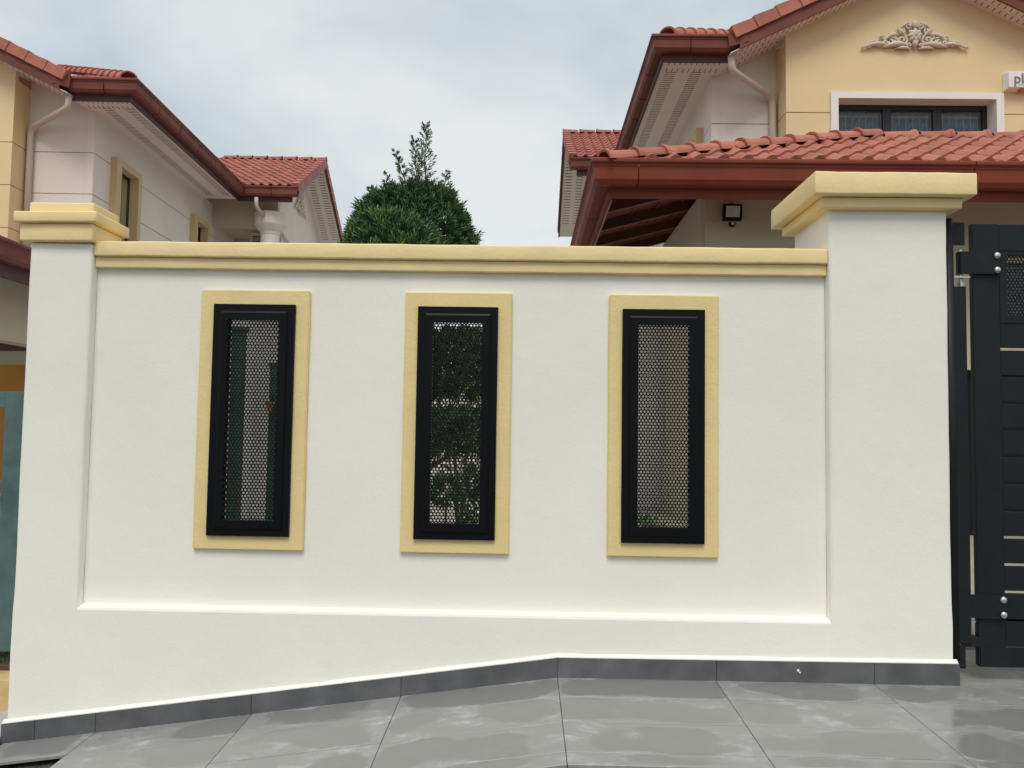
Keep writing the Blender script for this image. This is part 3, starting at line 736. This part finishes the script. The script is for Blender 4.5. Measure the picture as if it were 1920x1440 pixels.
    b.hexa([(X(xw+.012),2*yr-yw,zr-.22),(X(xw+.05),2*yr-yw,zr-.22),(X(xw+.05),yr,zwr-.24),(X(xw+.012),yr,zwr-.24),(X(xw+.012),2*yr-yw,zr-.06),(X(xw+.05),2*yr-yw,zr-.06),(X(xw+.05),yr,zwr-.08),(X(xw+.012),yr,zwr-.08)])
    b.build('barge_board', M['fascia'], H)
    b = MB()
    t = yw+.55
    while t < 2*yr-yw-.1:
        dd = t-yw if t < yr else 2*yr-yw-t; z = zr-.205+WT*dd; dz = (1 if t < yr else -1)*WT*.02
        for cx in (xw+.20, xw+.50):
            b.hexa([(X(cx-.09),t,z-.004),(X(cx+.09),t,z-.004),(X(cx+.09),t+.02,z-.004+dz),(X(cx-.09),t+.02,z-.004+dz),(X(cx-.09),t,z+.004),(X(cx+.09),t,z+.004),(X(cx+.09),t+.02,z+.004+dz),(X(cx-.09),t+.02,z+.004+dz)])
        t += .095
    tag(b.build('vent_slots', M['slot'], H), kind='stuff')
    b = MB(); b.box(X(xw+.17), X(.165), yw+.1665, yw+.20, ZS-.05, ZT-.03); wf = b.build('fascia', M['fascia'], H)
    gutter(wf, 'x', s, 0, xw+.02, 0, ZT, .7, mitre_b=1, offy=yw)
    # wing walls: beam over an open balcony, gable wall
    yb = yw+.85
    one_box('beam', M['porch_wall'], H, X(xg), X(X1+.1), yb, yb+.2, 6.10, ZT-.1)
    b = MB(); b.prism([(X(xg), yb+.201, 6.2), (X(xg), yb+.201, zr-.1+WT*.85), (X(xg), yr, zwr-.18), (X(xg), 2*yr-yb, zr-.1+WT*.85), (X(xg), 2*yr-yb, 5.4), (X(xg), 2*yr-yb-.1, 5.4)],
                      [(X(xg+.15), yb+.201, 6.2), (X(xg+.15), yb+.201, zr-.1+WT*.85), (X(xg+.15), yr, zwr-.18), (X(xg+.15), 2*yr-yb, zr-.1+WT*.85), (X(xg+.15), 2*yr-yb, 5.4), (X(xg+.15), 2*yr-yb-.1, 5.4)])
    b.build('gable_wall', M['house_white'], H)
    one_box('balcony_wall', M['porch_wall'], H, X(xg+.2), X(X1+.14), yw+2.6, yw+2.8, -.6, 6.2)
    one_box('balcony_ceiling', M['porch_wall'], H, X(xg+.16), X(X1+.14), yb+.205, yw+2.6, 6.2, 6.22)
    b = MB(); cxx = X(xg+.16); b.lathe([(.24, -.5), (.235, 5.88), (.25, 5.90), (.25, 5.96), (.30, 6.00), (.39, 6.12), (.40, 6.14), (.40, 6.42), (.38, 6.44)], (cxx, yb-.05, 0), 'z', 24)
    b.build('column', M['house_white'], H, False)
    def ofx(p): return (X(xg)-s*(p[1]), p[0], p[2])
    ornament(H, yr-.05, 0.0, 7.05, 1.3, .75, fx=lambda p: (X(xg)+s*p[1], p[0], p[2]))
    # --- downpipes
    def pipe(pts, r=.055):
        b = MB(); P_ = [Vector((X(p[0]), p[1], p[2])) for p in pts]; q = [P_[0]]
        for i in range(1, len(P_)-1):
            a_, c_, d_ = P_[i-1], P_[i], P_[i+1]; r_ = min(.13, (a_-c_).length*.4, (d_-c_).length*.4)
            p0, p1 = c_+(a_-c_).normalized()*r_, c_+(d_-c_).normalized()*r_
            for k_ in range(5):
                t_ = k_/4; q.append(p0*(1-t_)**2+c_*2*t_*(1-t_)+p1*t_*t_)
        q.append(P_[-1]); b.tube(q, r, 12); o = b.build('downpipe', M['pipe'], H, True); return o
    po = pipe([(1.20, .10, 6.66), (1.20, .10, 6.44), (yx-.08, Y1-.075, 6.27), (yx-.08, Y1-.075, 3.2)])
    pipe([(xw+1.03, yw+.09, 6.66), (xw+1.03, yw+.09, 6.43), (xw+.93, yb-.42, 6.30)], .05)
    # --- front window
    b = MB(); holed(b, 2.72, 5.29, 4.75, 6.18, YF-.05, YF+.001, [(2.83, 5.18, 4.86, 6.085)], f=lambda p: (X(p[0]), p[1], p[2]))
    tr = b.build('window_surround', M['win_white'], H)
    b = MB(); holed(b, 2.805, 5.195, 4.8, 6.105, YF+.002, YF+.26, [(2.83, 5.18, 4.86, 6.085)], f=lambda p: (X(p[0]), p[1], p[2])); b.build('window_reveal', M['win_white'], H)
    b = MB(); holed(b, 2.831, 5.179, 4.861, 6.084, YF+.21, YF+.26, [(2.90, 3.60, 4.9, 6.01), (3.72, 4.36, 4.9, 6.01), (4.49, 5.11, 4.9, 6.01)], f=lambda p: (X(p[0]), p[1], p[2]))
    wn = b.build('window', M['frame_dark'], H)
    for (a_, c_) in ((2.90, 3.60), (3.72, 4.36), (4.49, 5.11)):
        b = MB(); b.add([(X(a_-.01),YF+.235,4.89),(X(c_+.01),YF+.235,4.89),(X(c_+.01),YF+.235,6.02),(X(a_-.01),YF+.235,6.02)], [(0,1,2,3)]); b.build('pane', M['glass'], wn)
        b = MB(); x0 = a_+.05
        while x0 < c_-.03: b.box(X(x0), X(x0+.012), YF+.29, YF+.302, 4.9, 5.92); x0 += .105
        for zz in (5.92, 5.70, 5.46, 5.22): b.box(X(a_+.03), X(c_-.03), YF+.288, YF+.304, zz, zz+.018)
        x0 = a_+.1
        while x0 < c_-.1:
            b.tube([(X(x0), YF+.28, 5.72), (X(x0+.03), YF+.28, 5.83), (X(x0+.06), YF+.28, 5.81), (X(x0+.05), YF+.28, 5.77)], .008, 5); x0 += .2
        tag(b.build('window_grille', M['grille'], wn))
    b = MB(); n_ = 150; vs = [(X(2.84+2.33*i/n_), YF+.36+.02*math.sin(i*.9)+.008*math.sin(i*.37), zz) for zz in (4.85, 6.08) for i in range(n_+1)]
    b.add(vs, [(i, i+1, n_+2+i, n_+1+i) for i in range(n_)]); b.build('curtain', M['curtain'], wn)
    # --- side windows
    for (w0, w1, z0, z1) in sidewins:
        b = MB(); holed(b, w0-.20, w1+.12, z0-.1, z1+.10, X1-.12, X1+.06, [(w0, w1-.02, z0, z1-.03)], f=lambda p: (X(p[1]), p[0], p[2])); b.build('window_surround', M['house_trim'], H)
        b = MB(); holed(b, w0, w1, z0, z1, X1+.06, X1+.10, [(w0+.05, (w0+w1)/2-.03, z0+.05, z1-.08), ((w0+w1)/2+.03, w1-.05, z0+.05, z1-.08)], f=lambda p: (X(p[1]), p[0], p[2]))
        sw = b.build('window', M['frame_dark'], H)
        for (a_, c_) in ((w0+.05, (w0+w1)/2-.03), ((w0+w1)/2+.03, w1-.05)):
            b = MB(); b.add([(X(X1+.08),a_-.01,z0),(X(X1+.08),c_+.01,z0),(X(X1+.08),c_+.01,z1-.07),(X(X1+.08),a_-.01,z1-.07)], [(0,1,2,3)]); b.build('pane', M['glass'], sw)
        b = MB(); b.box(X(X1+.16), X(X1+.18), w0-.05, w1+.05, z0-.05, z1+.05); b.build('window_interior', M['darkin'], sw)
    ornament(H, X(XP+.01), YF, 6.85, 1.64, .44)
    return H
HR = house((1.794, 8.5), 0, 1, 'right-hand two-storey house with yellow gable, clay roofs and tiled porch', 2.06, 5.55, -.94, 3.2)
HL = house((-6.72, 10.2), math.radians(2.4), -1, 'left-hand two-storey house with cream side wall, two slim windows and long brown gutter', 2.22, 6.15, -1.30, 3.2)

# ------------------------------------------------------------------ porch of the right house (children of that house, in its own frame)
OX, OY = 1.794, 8.5
porch = MB()
px, py = .581-OX, 4.1-OY          # outer gutter corner, local
ze = 3.582
rx, ry = 3.87-.581, 1.62          # hip run
zt = ze-.075; FS = .525; rise = FS*ry
hx1, hy1 = px+rx, py+ry
porch.add([(px+.04,py+.04,zt),(9.5,py+.04,zt),(9.5,hy1,zt+rise),(hx1,hy1,zt+rise)], [(0,1,2,3)])
porch.add([(9.5,hy1,zt+rise),(hx1,hy1,zt+rise),(hx1,8.3-OY,zt+rise-.3),(9.5,8.3-OY,zt+rise-.3)], [(0,1,2,3)])
pr_ = porch.build('porch_roof', M['tile'], HR)
b = MB(); b.add([(px+.04,py+.04,zt-.02),(hx1,hy1,zt+rise-.02),(hx1,8.3-OY,zt+rise-.02),(px+.04,8.3-OY,zt-.02)], [(0,3,2,1)])
# tile courses seen from beneath
ang = math.atan2(rise, rx)
for i in range(1, 11):
    x0 = px+.04+rx*i/11; z0 = zt+rise*i/11-.022; yy0 = py+.04+ry*i/11
    b.box(x0, x0+.02, yy0, 8.3-OY, z0-.014, z0+.008)
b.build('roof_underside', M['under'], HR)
b = MB()
for i in range(5):   # rafters rising with the left slope
    y0 = py+.50+i*.85; xs0 = px+.17; tstart = 0
    x1 = px+rx*.96; 
    if y0 < py+ry: x1 = px+rx*(y0-py)/ry-.05
    if x1 < xs0+.1: continue
    za, zb_ = zt-.06+rise*(xs0-px)/rx, zt-.06+rise*(x1-px)/rx
    b.hexa([(xs0,y0,za-.09),(x1,y0,zb_-.09),(x1,y0+.05,zb_-.09),(xs0,y0+.05,za-.09),(xs0,y0,za+.02),(x1,y0,zb_+.02),(x1,y0+.05,zb_+.02),(xs0,y0+.05,za+.02)])
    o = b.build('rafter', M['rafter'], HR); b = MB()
    b.box(0, 1, 0, .012, 0, .012); b = MB()
    b.hexa([(xs0,y0-.004,za-.104),(x1,y0-.004,zb_-.104),(x1,y0+.015,zb_-.104),(xs0,y0+.015,za-.104),(xs0,y0-.004,za-.0915),(x1,y0-.004,zb_-.0915),(x1,y0+.015,zb_-.0915),(xs0,y0+.015,za-.0915)])
    b.build('rafter_bead', M['rafter_edge'], o); b = MB()
b = MB(); b.box(px+.166, px+.20, py+.166, 8.2-OY, ze-.335, ze-.03); b.box(px+.2, 9.3, py+.166, py+.20, ze-.334, ze-.03); pf = b.build('fascia', M['gutter_red'], HR)
b = MB(); b.box(px+.201, px+.215, py+.22, 8.1-OY, ze-.35, ze-.335); b.build('fascia_edge', M['rafter_edge'], pf)
gutter(pf, 'y', 1, 0, py, 8.2-OY, ze, 1.3, mitre_a=1, offx=px, joints=[py, py+.16, py+1.35, py+2.6, py+3.9, 8.2-OY], m_='gutter_red', g=.006)
gutter(pf, 'x', 1, 0, px, 9.3, ze, 2.0, mitre_a=1, offy=py, joints=[px, px+.44, px+3.55, px+4.28, px+6.5, 9.3], m_='gutter_red', g=.004)
sl = math.sqrt(1+FS*FS)
lay_tiles(pr_, tm, (px+.06, py+.11, zt+.012+.11*FS), (1, 0, 0), (0, 1, FS), TW, TL, 33, int((ry-.11)*sl/TL)+1, lambda u, v: ((v/sl+.11)/ry) < (u+.17)/rx and v/sl < ry-.05)
lay_caps(pr_, 'hip_tile', caps, (px+.11, py+.05, zt+.072), (hx1+.02, hy1, zt+rise+.052), .335)
lay_caps(pr_, 'ridge_tile', caps, (9.4, hy1, zt+rise+.025), (hx1+.05, hy1, zt+rise+.025), .40)
# porch walls
b = MB(); WXP = 1.85-OX; WYP = 5.1-OY
holed(b, WXP, 9.0, -.1, 3.60, WYP, WYP+.2, [(4.15-OX, 6.6-OX, -.2, 1.72), (4.95-OX, 5.8-OX, 2.25, 2.85)], f=lambda p: p); 
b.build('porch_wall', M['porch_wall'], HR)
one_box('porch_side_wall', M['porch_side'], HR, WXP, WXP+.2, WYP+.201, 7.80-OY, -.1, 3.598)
b = MB(); b.box(4.17-OX, 6.58-OX, WYP+.08, WYP+.11, 0, 1.71); b.build('door', M['black2'], HR)
b = MB(); b.box(4.96-OX, 5.79-OX, WYP+.08, WYP+.11, 2.26, 2.84); b.build('window', M['glass'], HR); b = MB(); b.box(4.9-OX, 5.9-OX, WYP+.3, WYP+.31, 2.1, 2.95); b.build('window_interior', M['darkin'], HR)
one_box('rear_wall', M['bright_white'], HR, .55-OX, 3.2-OX, 7.9-OY, 8.05-OY, -.1, 3.45)

one_box('corner_strip', M['house_trim'], HR, WXP-.012, WXP-.001, 7.55-OY, 7.65-OY, .75, 1.75)
# floodlight on the porch wall
fl = tag(empty('floodlight', (2.11, 5.09, 3.325)), 'small black sensor floodlight on the beige wall under the porch eave', 'floodlight')
b = MB(); b.hexa([(-.115,-.13,-.105),(.115,-.13,-.105),(.10,-.03,-.085),(-.10,-.03,-.085),(-.115,-.17,.08),(.115,-.17,.08),(.10,-.05,.075),(-.10,-.05,.075)])
body = b.build('housing', M['black2'], fl)
b = MB(); b.hexa([(-.095,-.141,-.085),(.095,-.141,-.085),(.095,-.12,-.085),(-.095,-.12,-.085),(-.095,-.1745,.065),(.095,-.1745,.065),(.095,-.15,.065),(-.095,-.15,.065)]); b.build('lens', M['lampglass'], body)
b = MB(); b.box(-.135, .135, -.16, -.13, .081, .095); b.box(-.128, -.116, -.16, -.06, -.12, .08); b.box(.116, .128, -.16, -.06, -.12, .08); b.box(-.13, .13, -.14, -.06, -.122, -.108); b.box(-.01, .01, -.1, -.08, .095, .12); b.build('hood', M['black2'], fl)
b = MB(); b.box(-.03, .03, -.05, .0095, -.06, .02); b.build('mounting_arm', M['black2'], fl)
b = MB(); b.lathe([(.0, -.05), (.035, -.045), (.05, -.02), (.05, .01), (.03, .025)], (0, -.10, -.165), 'z', 14); sn = b.build('motion_sensor', M['black2'], fl, True)
b = MB(); b.lathe([(.028, 0), (.024, .014), (.001, .02)], (0, -.138, -.168), 'y', 12); b.build('sensor_lens', M['lampglass'], sn, True)

fl.scale = (.74, .74, .74)
# alarm box on the gable wall, lettered
ab = tag(empty('alarm_box', (7.35, 8.78, 6.35)), 'white lettered alarm box on the yellow gable wall at the right picture edge', 'alarm box')
b = MB(); b.hexa([(-.24,-.14,-.12),(.24,-.14,-.12),(.26,0,-.14),(-.26,0,-.14),(-.24,-.14,.12),(.24,-.14,.12),(.26,0,.14),(-.26,0,.14)]); bx = b.build('casing', M['box_white'], ab); bevel(bx, .012)
def text(s_, size, loc, par, m, ext=.003, rot=(math.pi/2, 0, 0)):
    c = bpy.data.curves.new('lettering', 'FONT'); c.body = s_; c.size = size; c.extrude = ext; c.offset = .004
    t = bpy.data.objects.new('tmp', c); col.objects.link(t); bpy.context.view_layer.update()
    me = bpy.data.meshes.new_from_object(t); bpy.data.objects.remove(t)
    o = link('lettering', me, None, par); me.materials.clear(); me.materials.append(m); o.location = loc; o.rotation_euler = rot; return o
text('pL', .21, (-.17, -.1435, -.055), ab, M['letter'])
one_box('underline', M['letter'], ab, -.10, .2, -.1436, -.1405, -.088, -.080)
b = MB(); b.lathe([(.05, 0), (.045, -.03), (.02, -.045), (.001, -.046)], (-.02, -.07, -.125), 'z', 12); b.build('strobe', M['terracotta'], ab, True)

# ------------------------------------------------------------------ left house: porch eave, ground-floor bits
ca, sa = math.cos(math.radians(2.4)), math.sin(math.radians(2.4))
def LW(X_, Y_):      # world -> left house local
    dx, dy = X_+6.72, Y_-10.2; return (dx*ca+dy*sa, -dx*sa+dy*ca)
ex, ey0 = LW(-5.66, 1.8); ex, ey1 = LW(-5.82, 5.4); zl = 3.085
ey1 = 0.6
b = MB(); b.box(ex-.20, ex-.166, ey0+.1, ey1, zl-.40, zl-.03); lf = b.build('fascia', M['fascia'], HL)
gutter(lf, 'y', -1, 0, ey0, ey1, zl, 1.1, offx=-ex)
b = MB(); b.add([(ex-.04,ey0,zl-.03),(ex-3.2,ey0,zl+1.1),(ex-3.2,ey1,zl+1.1),(ex-.04,ey1,zl-.03)], [(0,1,2,3)]); b.build('porch_roof', M['tile_dark'], HL)
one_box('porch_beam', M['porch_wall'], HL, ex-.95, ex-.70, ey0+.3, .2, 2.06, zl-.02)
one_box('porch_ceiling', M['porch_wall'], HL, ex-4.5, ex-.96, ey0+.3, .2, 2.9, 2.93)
fy = -.42
one_box('ground_floor_wall', M['orange'], HL, -5, -.85, fy, fy+.2, -.6, 1.965)
one_box('ground_floor_wall', M['porch_wall'], HL, -.849, -.45, fy-.05, fy+.2, -.6, 2.19)
one_box('ground_floor_wall', M['porch_wall'], HL, -5, -.85, fy-.01, fy+.2, 1.966, 2.19)
one_box('lintel', M['brown'], HL, -5, -.45, fy-.04, fy+.2, 2.191, 2.47)

# AC unit on the left house's balcony
ax, ay = (1.30-.78), 6.15+1.9
AC = tag(empty('air_conditioner', (0, 0, 0)), 'beige air conditioner unit in the left house balcony beside the round column', 'air conditioner')
wc = Matrix.Rotation(math.radians(2.4), 4, 'Z') @ Vector((.12, 7.7, 0)) + Vector((-6.72, 10.2, 5.50)); AC.location = wc; AC.rotation_euler = (0, 0, math.radians(2.4))
b = MB(); b.box(-.4, .4, 0, .3, 0, .58); b.build('casing', M['ac'], AC)
b = MB()
for i in range(9): b.box(-.34, .14, -.012, -.002, .05+i*.057, .072+i*.057)
b.build('louvres', M['darkin'], AC); 
b = MB(); b.box(-.35, -.30, .02, .28, -.22, 0); b.box(.30, .35, .02, .28, -.22, 0); b.build('bracket', M['ac'], AC)

# ------------------------------------------------------------------ pieces seen left of the wall
ng = tag(empty('neighbour_gate', (-3.0, .5, 0)), 'weathered teal metal gate left of the slim pillar', 'gate')
no_ = -Vector(ng.location)
def ngp(name, m, *a, bev=.002):
    o = one_box(name, m, None, *a); o.parent = ng; o.location = no_; bevel(o, bev); return o
ngp('stile', M['teal'], -2.535, -2.40, .48, .53, -.075, 1.170)
ngp('top_rail', M['teal'], -3.9, -2.536, .482, .528, 1.092, 1.169)
ngp('rail', M['teal'], -3.9, -2.536, .484, .526, .70, .735); ngp('pale_rail', M['alum'], -3.9, -2.536, .470, .50, .63, .672)
ngp('rail', M['teal'], -3.9, -2.536, .484, .526, .50, .535); ngp('bottom_rail', M['teal'], -3.9, -2.536, .482, .528, -.05, .03)
for i in range(7): ngp('bar', M['darkin'], -2.66-i*.13, -2.64-i*.13, .495, .515, .031, .499, bev=.001)
ngp('latch', M['darkin'], -2.60, -2.535, .47, .482, .38, .42)
cb = tag(empty('kerb', (-2.6, .36, -.2)), 'ochre painted kerb under the teal gate, left of the slim pillar', 'kerb')
for i, (a_, c_) in enumerate(((-2.75, -2.162), (-3.4, -2.755), (-4.1, -3.405))):
    o = rough_slab('kerb_stone', M['curb'], None, a_, c_, .30, .44, -.45, -.150, .008, .003); o.parent = cb; o.location = -Vector(cb.location)
b = MB(); random.seed(3)
for i in range(2600):
    x, y = random.uniform(-3.6, -2.16), random.uniform(.45, .75); h = random.uniform(.015, .045); a_ = random.uniform(0, 6.28); dx, dy = .003*math.cos(a_), .003*math.sin(a_); lx, ly = random.uniform(-.015, .015), random.uniform(-.015, .015)
    b.add([(x-dx,y-dy,-.13),(x+dx,y+dy,-.13),(x+lx,y+ly,-.13+h)], [(0,1,2)])
tag(b.build('grass', M['grass'], None, recalc=False), 'short grass strip behind the ochre kerb', 'grass', kind='stuff')
b = MB(); b.box(-6, -2.16, .44, .76, -.4, -.128); tag(b.build('verge_soil', M['soil']), kind='structure')

# ------------------------------------------------------------------ behind the wall
sw = tag(empty('side_wall', (-2.15, 6, 0)), 'cream dividing wall between the two house plots, seen through the left grille', 'wall')
so = -Vector(sw.location)
def swp(n_, *a, m='bright_white'):
    o = one_box(n_, M[m], None, *a); o.parent = sw; o.location = so
swp('wall_panel', -2.20, -2.10, 1.25, 10.0, -.3, 1.93); swp('coping', -2.23, -2.07, 1.22, 10.0, 1.9305, 1.98, m='cap'); swp('wall_panel', -2.20, -2.10, .21, 1.249, -.3, .9)
swp('planter_wall', -2.099, -1.9, 1.2, 9.0, .0, .16, m='porch_wall'); 
bw = tag(empty('back_wall', (-2, 22, 0)), 'distant pale plot wall behind the garden between both houses', 'wall')
o = one_box('wall_panel', M['house_white'], None, -9, 9, 21.9, 22.1, -.2, 2.3); o.parent = bw; o.location = -Vector(bw.location)
o = one_box('coping', M['house_white'], None, -9, 9, 21.86, 22.14, 2.301, 2.36); o.parent = bw; o.location = -Vector(bw.location)
# dark green posts with orange pots by the dividing wall
for i, (x, y, w_, h_, lb) in enumerate(((-2.01, 2.2, .042, 1.68, 'thicker dark green garden post at the left side of the left grille view'), (-1.935, 2.8, .028, 1.48, 'thinner dark green garden post at the right side of the left grille view'))):
    t = tag(empty('garden_post', (x, y, 0)), lb, 'post', 'dark green posts along the dividing wall')
    b = MB(); b.box(-w_, w_, -w_, w_, 0, h_); b.build('post', M['dgreen'], t); b = MB(); b.box(-w_*1.3, w_*1.3, -w_*1.3, w_*1.3, h_+.001, h_+.03); b.build('post_cap', M['dgreen'], t)
    p = tag(empty('hanging_pot', (x-.05*(i == 0), y-w_-.06, 1.17)), 'small terracotta pot hung on the '+('thicker' if i == 0 else 'thinner')+' dark green garden post', 'pot')
    p.scale = (.72, .72, .72); b = MB(); b.lathe([(.026, -.05), (.042, .04), (.048, .04), (.048, .06), (.036, .06), (.030, .0)], (0, 0, 0), 'z', 14); b.build('pot_body', M['terracotta'], p, True)
    b = MB(); b.box(-.006, .006, .049, .06, .03, .14); b.build('hook', M['black2'], p)

# ------------------------------------------------------------------ clipped needle-leaf tree
rnd = random.Random(11)
def shoot(b, p, d, ln, nl, ll, young=0, w=.0042, droop=0):
    d = d.normalized(); a = d.orthogonal().normalized(); c = d.cross(a)
    tip = p+d*ln
    b.add([tuple(p-a*.002), tuple(p+a*.002), tuple(tip)], [(0,1,2)], 2)
    ph = rnd.random()*6.28
    for i in range(nl):
        t = .15+.85*(i+1)/nl; ph += 2.4
        rad = a*math.cos(ph)+c*math.sin(ph); sp = .95-.55*t + rnd.uniform(-.15, .15)
        ld = (d+rad*sp*1.0).normalized(); q = p+d*ln*t; l_ = ll*rnd.uniform(.75, 1.15)
        sd_ = ld.cross(rad+Vector((rnd.uniform(-.4, .4), rnd.uniform(-.4, .4), rnd.uniform(-.4, .4)))).normalized()*w
        m_ = q+ld*l_*.55; e_ = q+ld*l_+Vector((0, 0, -.12*l_+droop))
        b.add([tuple(q), tuple(m_+sd_), tuple(e_), tuple(m_-sd_)], [(0,1,2,3)], young)
def clump(b, c, r, n, zmin=-1., ll=.070, seed=0, yfrac=.07, inner=.35):
    c = Vector(c); k = 0
    while k < n:
        v = Vector((rnd.gauss(0, 1), rnd.gauss(0, 1), rnd.gauss(0, 1))).normalized()
        if v.z < zmin: continue
        k += 1; v = v/((abs(v.x)**2.35+abs(v.y)**2.35+abs(v.z)**2.35)**(1/2.35))
        s_ = 1-abs(rnd.gauss(0, .06)); 
        if rnd.random() < inner: s_ = rnd.uniform(.55, .92)
        lump = 1+.05*noise.noise(v*2.6+c)+.05*noise.noise(v*6+c*3)
        p = c+Vector((v.x*r[0], v.y*r[1], v.z*r[2]))*s_*lump
        nrm = Vector((v.x/r[0], v.y/r[1], v.z/r[2])).normalized()
        d = nrm*.75+Vector((rnd.uniform(-.35, .35), rnd.uniform(-.35, .35), .55+rnd.uniform(-.3, .3)))
        yy = 1 if (rnd.random() < yfrac and noise.noise(p*5) > -.25) else 0
        ln = .055 if not yy else .075
        if rnd.random() < .02 and v.z > .1: ln *= 1.8
        shoot(b, p-d.normalized()*.03, d, ln, 12, ll, yy, w=.0058)
TX, TY = -.985, 3.0
tree = tag(empty('clipped_tree', (TX, TY, 0)), 'rounded needle-leaf garden tree with tall upright shoots rising behind the wall', 'tree')
b = MB()
clump(b, (TX-.0, TY+.36, 2.28), (.535, .47, .78), 3000, zmin=-.35, yfrac=.05)
clump(b, (TX-.03, TY-.36, 2.10), (.39, .34, .51), 1700, zmin=-.5, yfrac=.30)
clump(b, (TX+.46, TY+.1, 1.50), (.34, .30, .30), 1100, zmin=-.7)
clump(b, (TX+.46, TY-.05, .98), (.32, .28, .17), 700, zmin=-.8)
clump(b, (TX-.35, TY+.0, 1.2), (.24, .26, .20), 300, zmin=-.8)
# leaders
def leader(b, p, h, lean, n, ll=.042, side=.12):
    p = Vector(p); d = Vector(lean).normalized()
    q = [p+d*h*t/8+Vector((.006*math.sin(t*1.3), 0, 0)) for t in range(9)]
    b.tube(q, [.0065*(1-t/10) for t in range(9)], 5, 2)
    for i in range(n):
        t = i/n; base = p+d*h*t; a = i*2.4+rnd.random()
        s_ = side*(1-.72*t)*rnd.uniform(.75, 1.25)
        dd = Vector((math.cos(a), math.sin(a)*.8, .85+.5*t)).normalized()
        shoot(b, base, dd, s_, 13, ll*(1.05-.25*t), 0 if rnd.random() < .7 else 1, w=.0052)
leader(b, (TX+.125, TY+.18, 3.00), .53, (.0, 0, 1), 40)
leader(b, (TX+.07, TY+.16, 3.00), .40, (-.10, 0, 1), 26, side=.09)
leader(b, (TX-.03, TY+.16, 3.03), .29, (-.36, 0, 1), 18, side=.055)
leader(b, (TX+.28, TY+.12, 2.90), .22, (.16, 0, 1), 12, side=.07)
leader(b, (TX-.30, TY+.12, 2.86), .13, (-.12, 0, 1), 6, side=.05); leader(b, (TX-.17, TY+.12, 2.98), .12, (-.1, 0, 1), 5, side=.05)
o = b.build('crown', [M['leaf'], M['young'], M['bark']], None, recalc=False); o.parent = tree; o.location = -Vector(tree.location)
b = MB(); b.tube([(TX-.05,TY+.1,0),(TX+.02,TY+.08,.5),(TX-.04,TY+.12,1.1),(TX,TY+.2,1.7),(TX,TY+.25,2.5)], [.06,.05,.045,.04,.02], 8)
for (x, y, z) in ((.42, .1, 1.4), (.5, -.05, .88), (-.35, 0, 1.15)): b.tube([(TX, TY+.1, z-.3), (TX+x*.6, TY+y, z-.12), (TX+x, TY+y, z)], [.03, .02, .012], 6)
o = b.build('trunk', M['bark'], None, True); o.parent = tree; o.location = -Vector(tree.location)

# flowering shrubs seen through the middle grille
def shrub(name, x, y, h, r, n, lb, flower=None, nf=0, flo=(0, 1)):
    t = tag(empty(name, (x, y, 0)), lb, 'shrub'); b = MB(); c0 = Vector((0, 0, h*.6))
    for i in range(n):
        v = Vector((rnd.gauss(0, 1), rnd.gauss(0, 1), rnd.gauss(0, 1))).normalized()*rnd.uniform(.4, 1)
        p = c0+Vector((v.x*r, v.y*r, v.z*h*.45)); a = Vector((rnd.gauss(0, 1), rnd.gauss(0, 1), rnd.gauss(0, 1)+.4)).normalized(); s_ = a.orthogonal().normalized()*.014
        b.add([tuple(p), tuple(p+a*.03+s_), tuple(p+a*.06), tuple(p+a*.03-s_)], [(0,1,2,3)], 0 if rnd.random() < .8 else 1)
    b.build('foliage', [M['leaf'], M['young']], t, recalc=False)
    b = MB()
    for i in range(6):
        a = i*1.05; b.tube([(0, 0, 0), (r*.3*math.cos(a), r*.3*math.sin(a), h*.4), (r*.7*math.cos(a), r*.7*math.sin(a), h*.8)], [.014, .010, .004], 5)
    b.build('stems', M['bark'], t)
    if flower:
        b = MB()
        for i in range(nf):
            v = Vector((rnd.gauss(0, 1), rnd.gauss(0, 1), rnd.gauss(0, 1))).normalized(); p = c0+Vector((v.x*r, v.y*r, v.z*h*.45))*1.03
            if not (flo[0] < p.z/h < flo[1]): continue
            for k in range(4):
                a = Vector((rnd.gauss(0, 1), rnd.gauss(0, 1), rnd.gauss(0, 1))).normalized(); s_ = a.orthogonal().normalized()*.014
                b.add([tuple(p), tuple(p+a*.015+s_), tuple(p+a*.035), tuple(p+a*.015-s_)], [(0,1,2,3)])
        tag(b.build('flowers', M[flower], t, recalc=False), kind='stuff')
shrub('flowering_shrub', -.62, 4.4, 1.9, .36, 900, 'tall dark shrub with pink flowers, seen at the top of the middle grille', 'pink', 120, (.8, 1.1))
shrub('garden_shrub', -.30, 2.3, .55, .20, 420, 'low dark green shrub behind the middle grille')
shrub('garden_shrub', .98, 3.6, .34, .22, 300, 'small leafy shrub at the foot of the right grille view')
for (x, y, z0, lb) in ((-.54, 2.1, .60, 'smaller dark shrub ball on a thin stem, left in the middle grille'), (-.36, 2.3, .66, 'larger dark shrub ball on a thin stem, right in the middle grille')):
    t = tag(empty('ball_shrub', (x, y, 0)), lb, 'shrub'); b = MB(); clump(b, (0, 0, z0), (.095, .095, .085), 90, zmin=-1, ll=.045); b.build('foliage', [M['leaf'], M['young'], M['bark']], t, recalc=False)
    b = MB(); b.tube([(0, 0, 0), (.01, 0, z0)], .008, 6); b.build('stem', M['bark'], t)
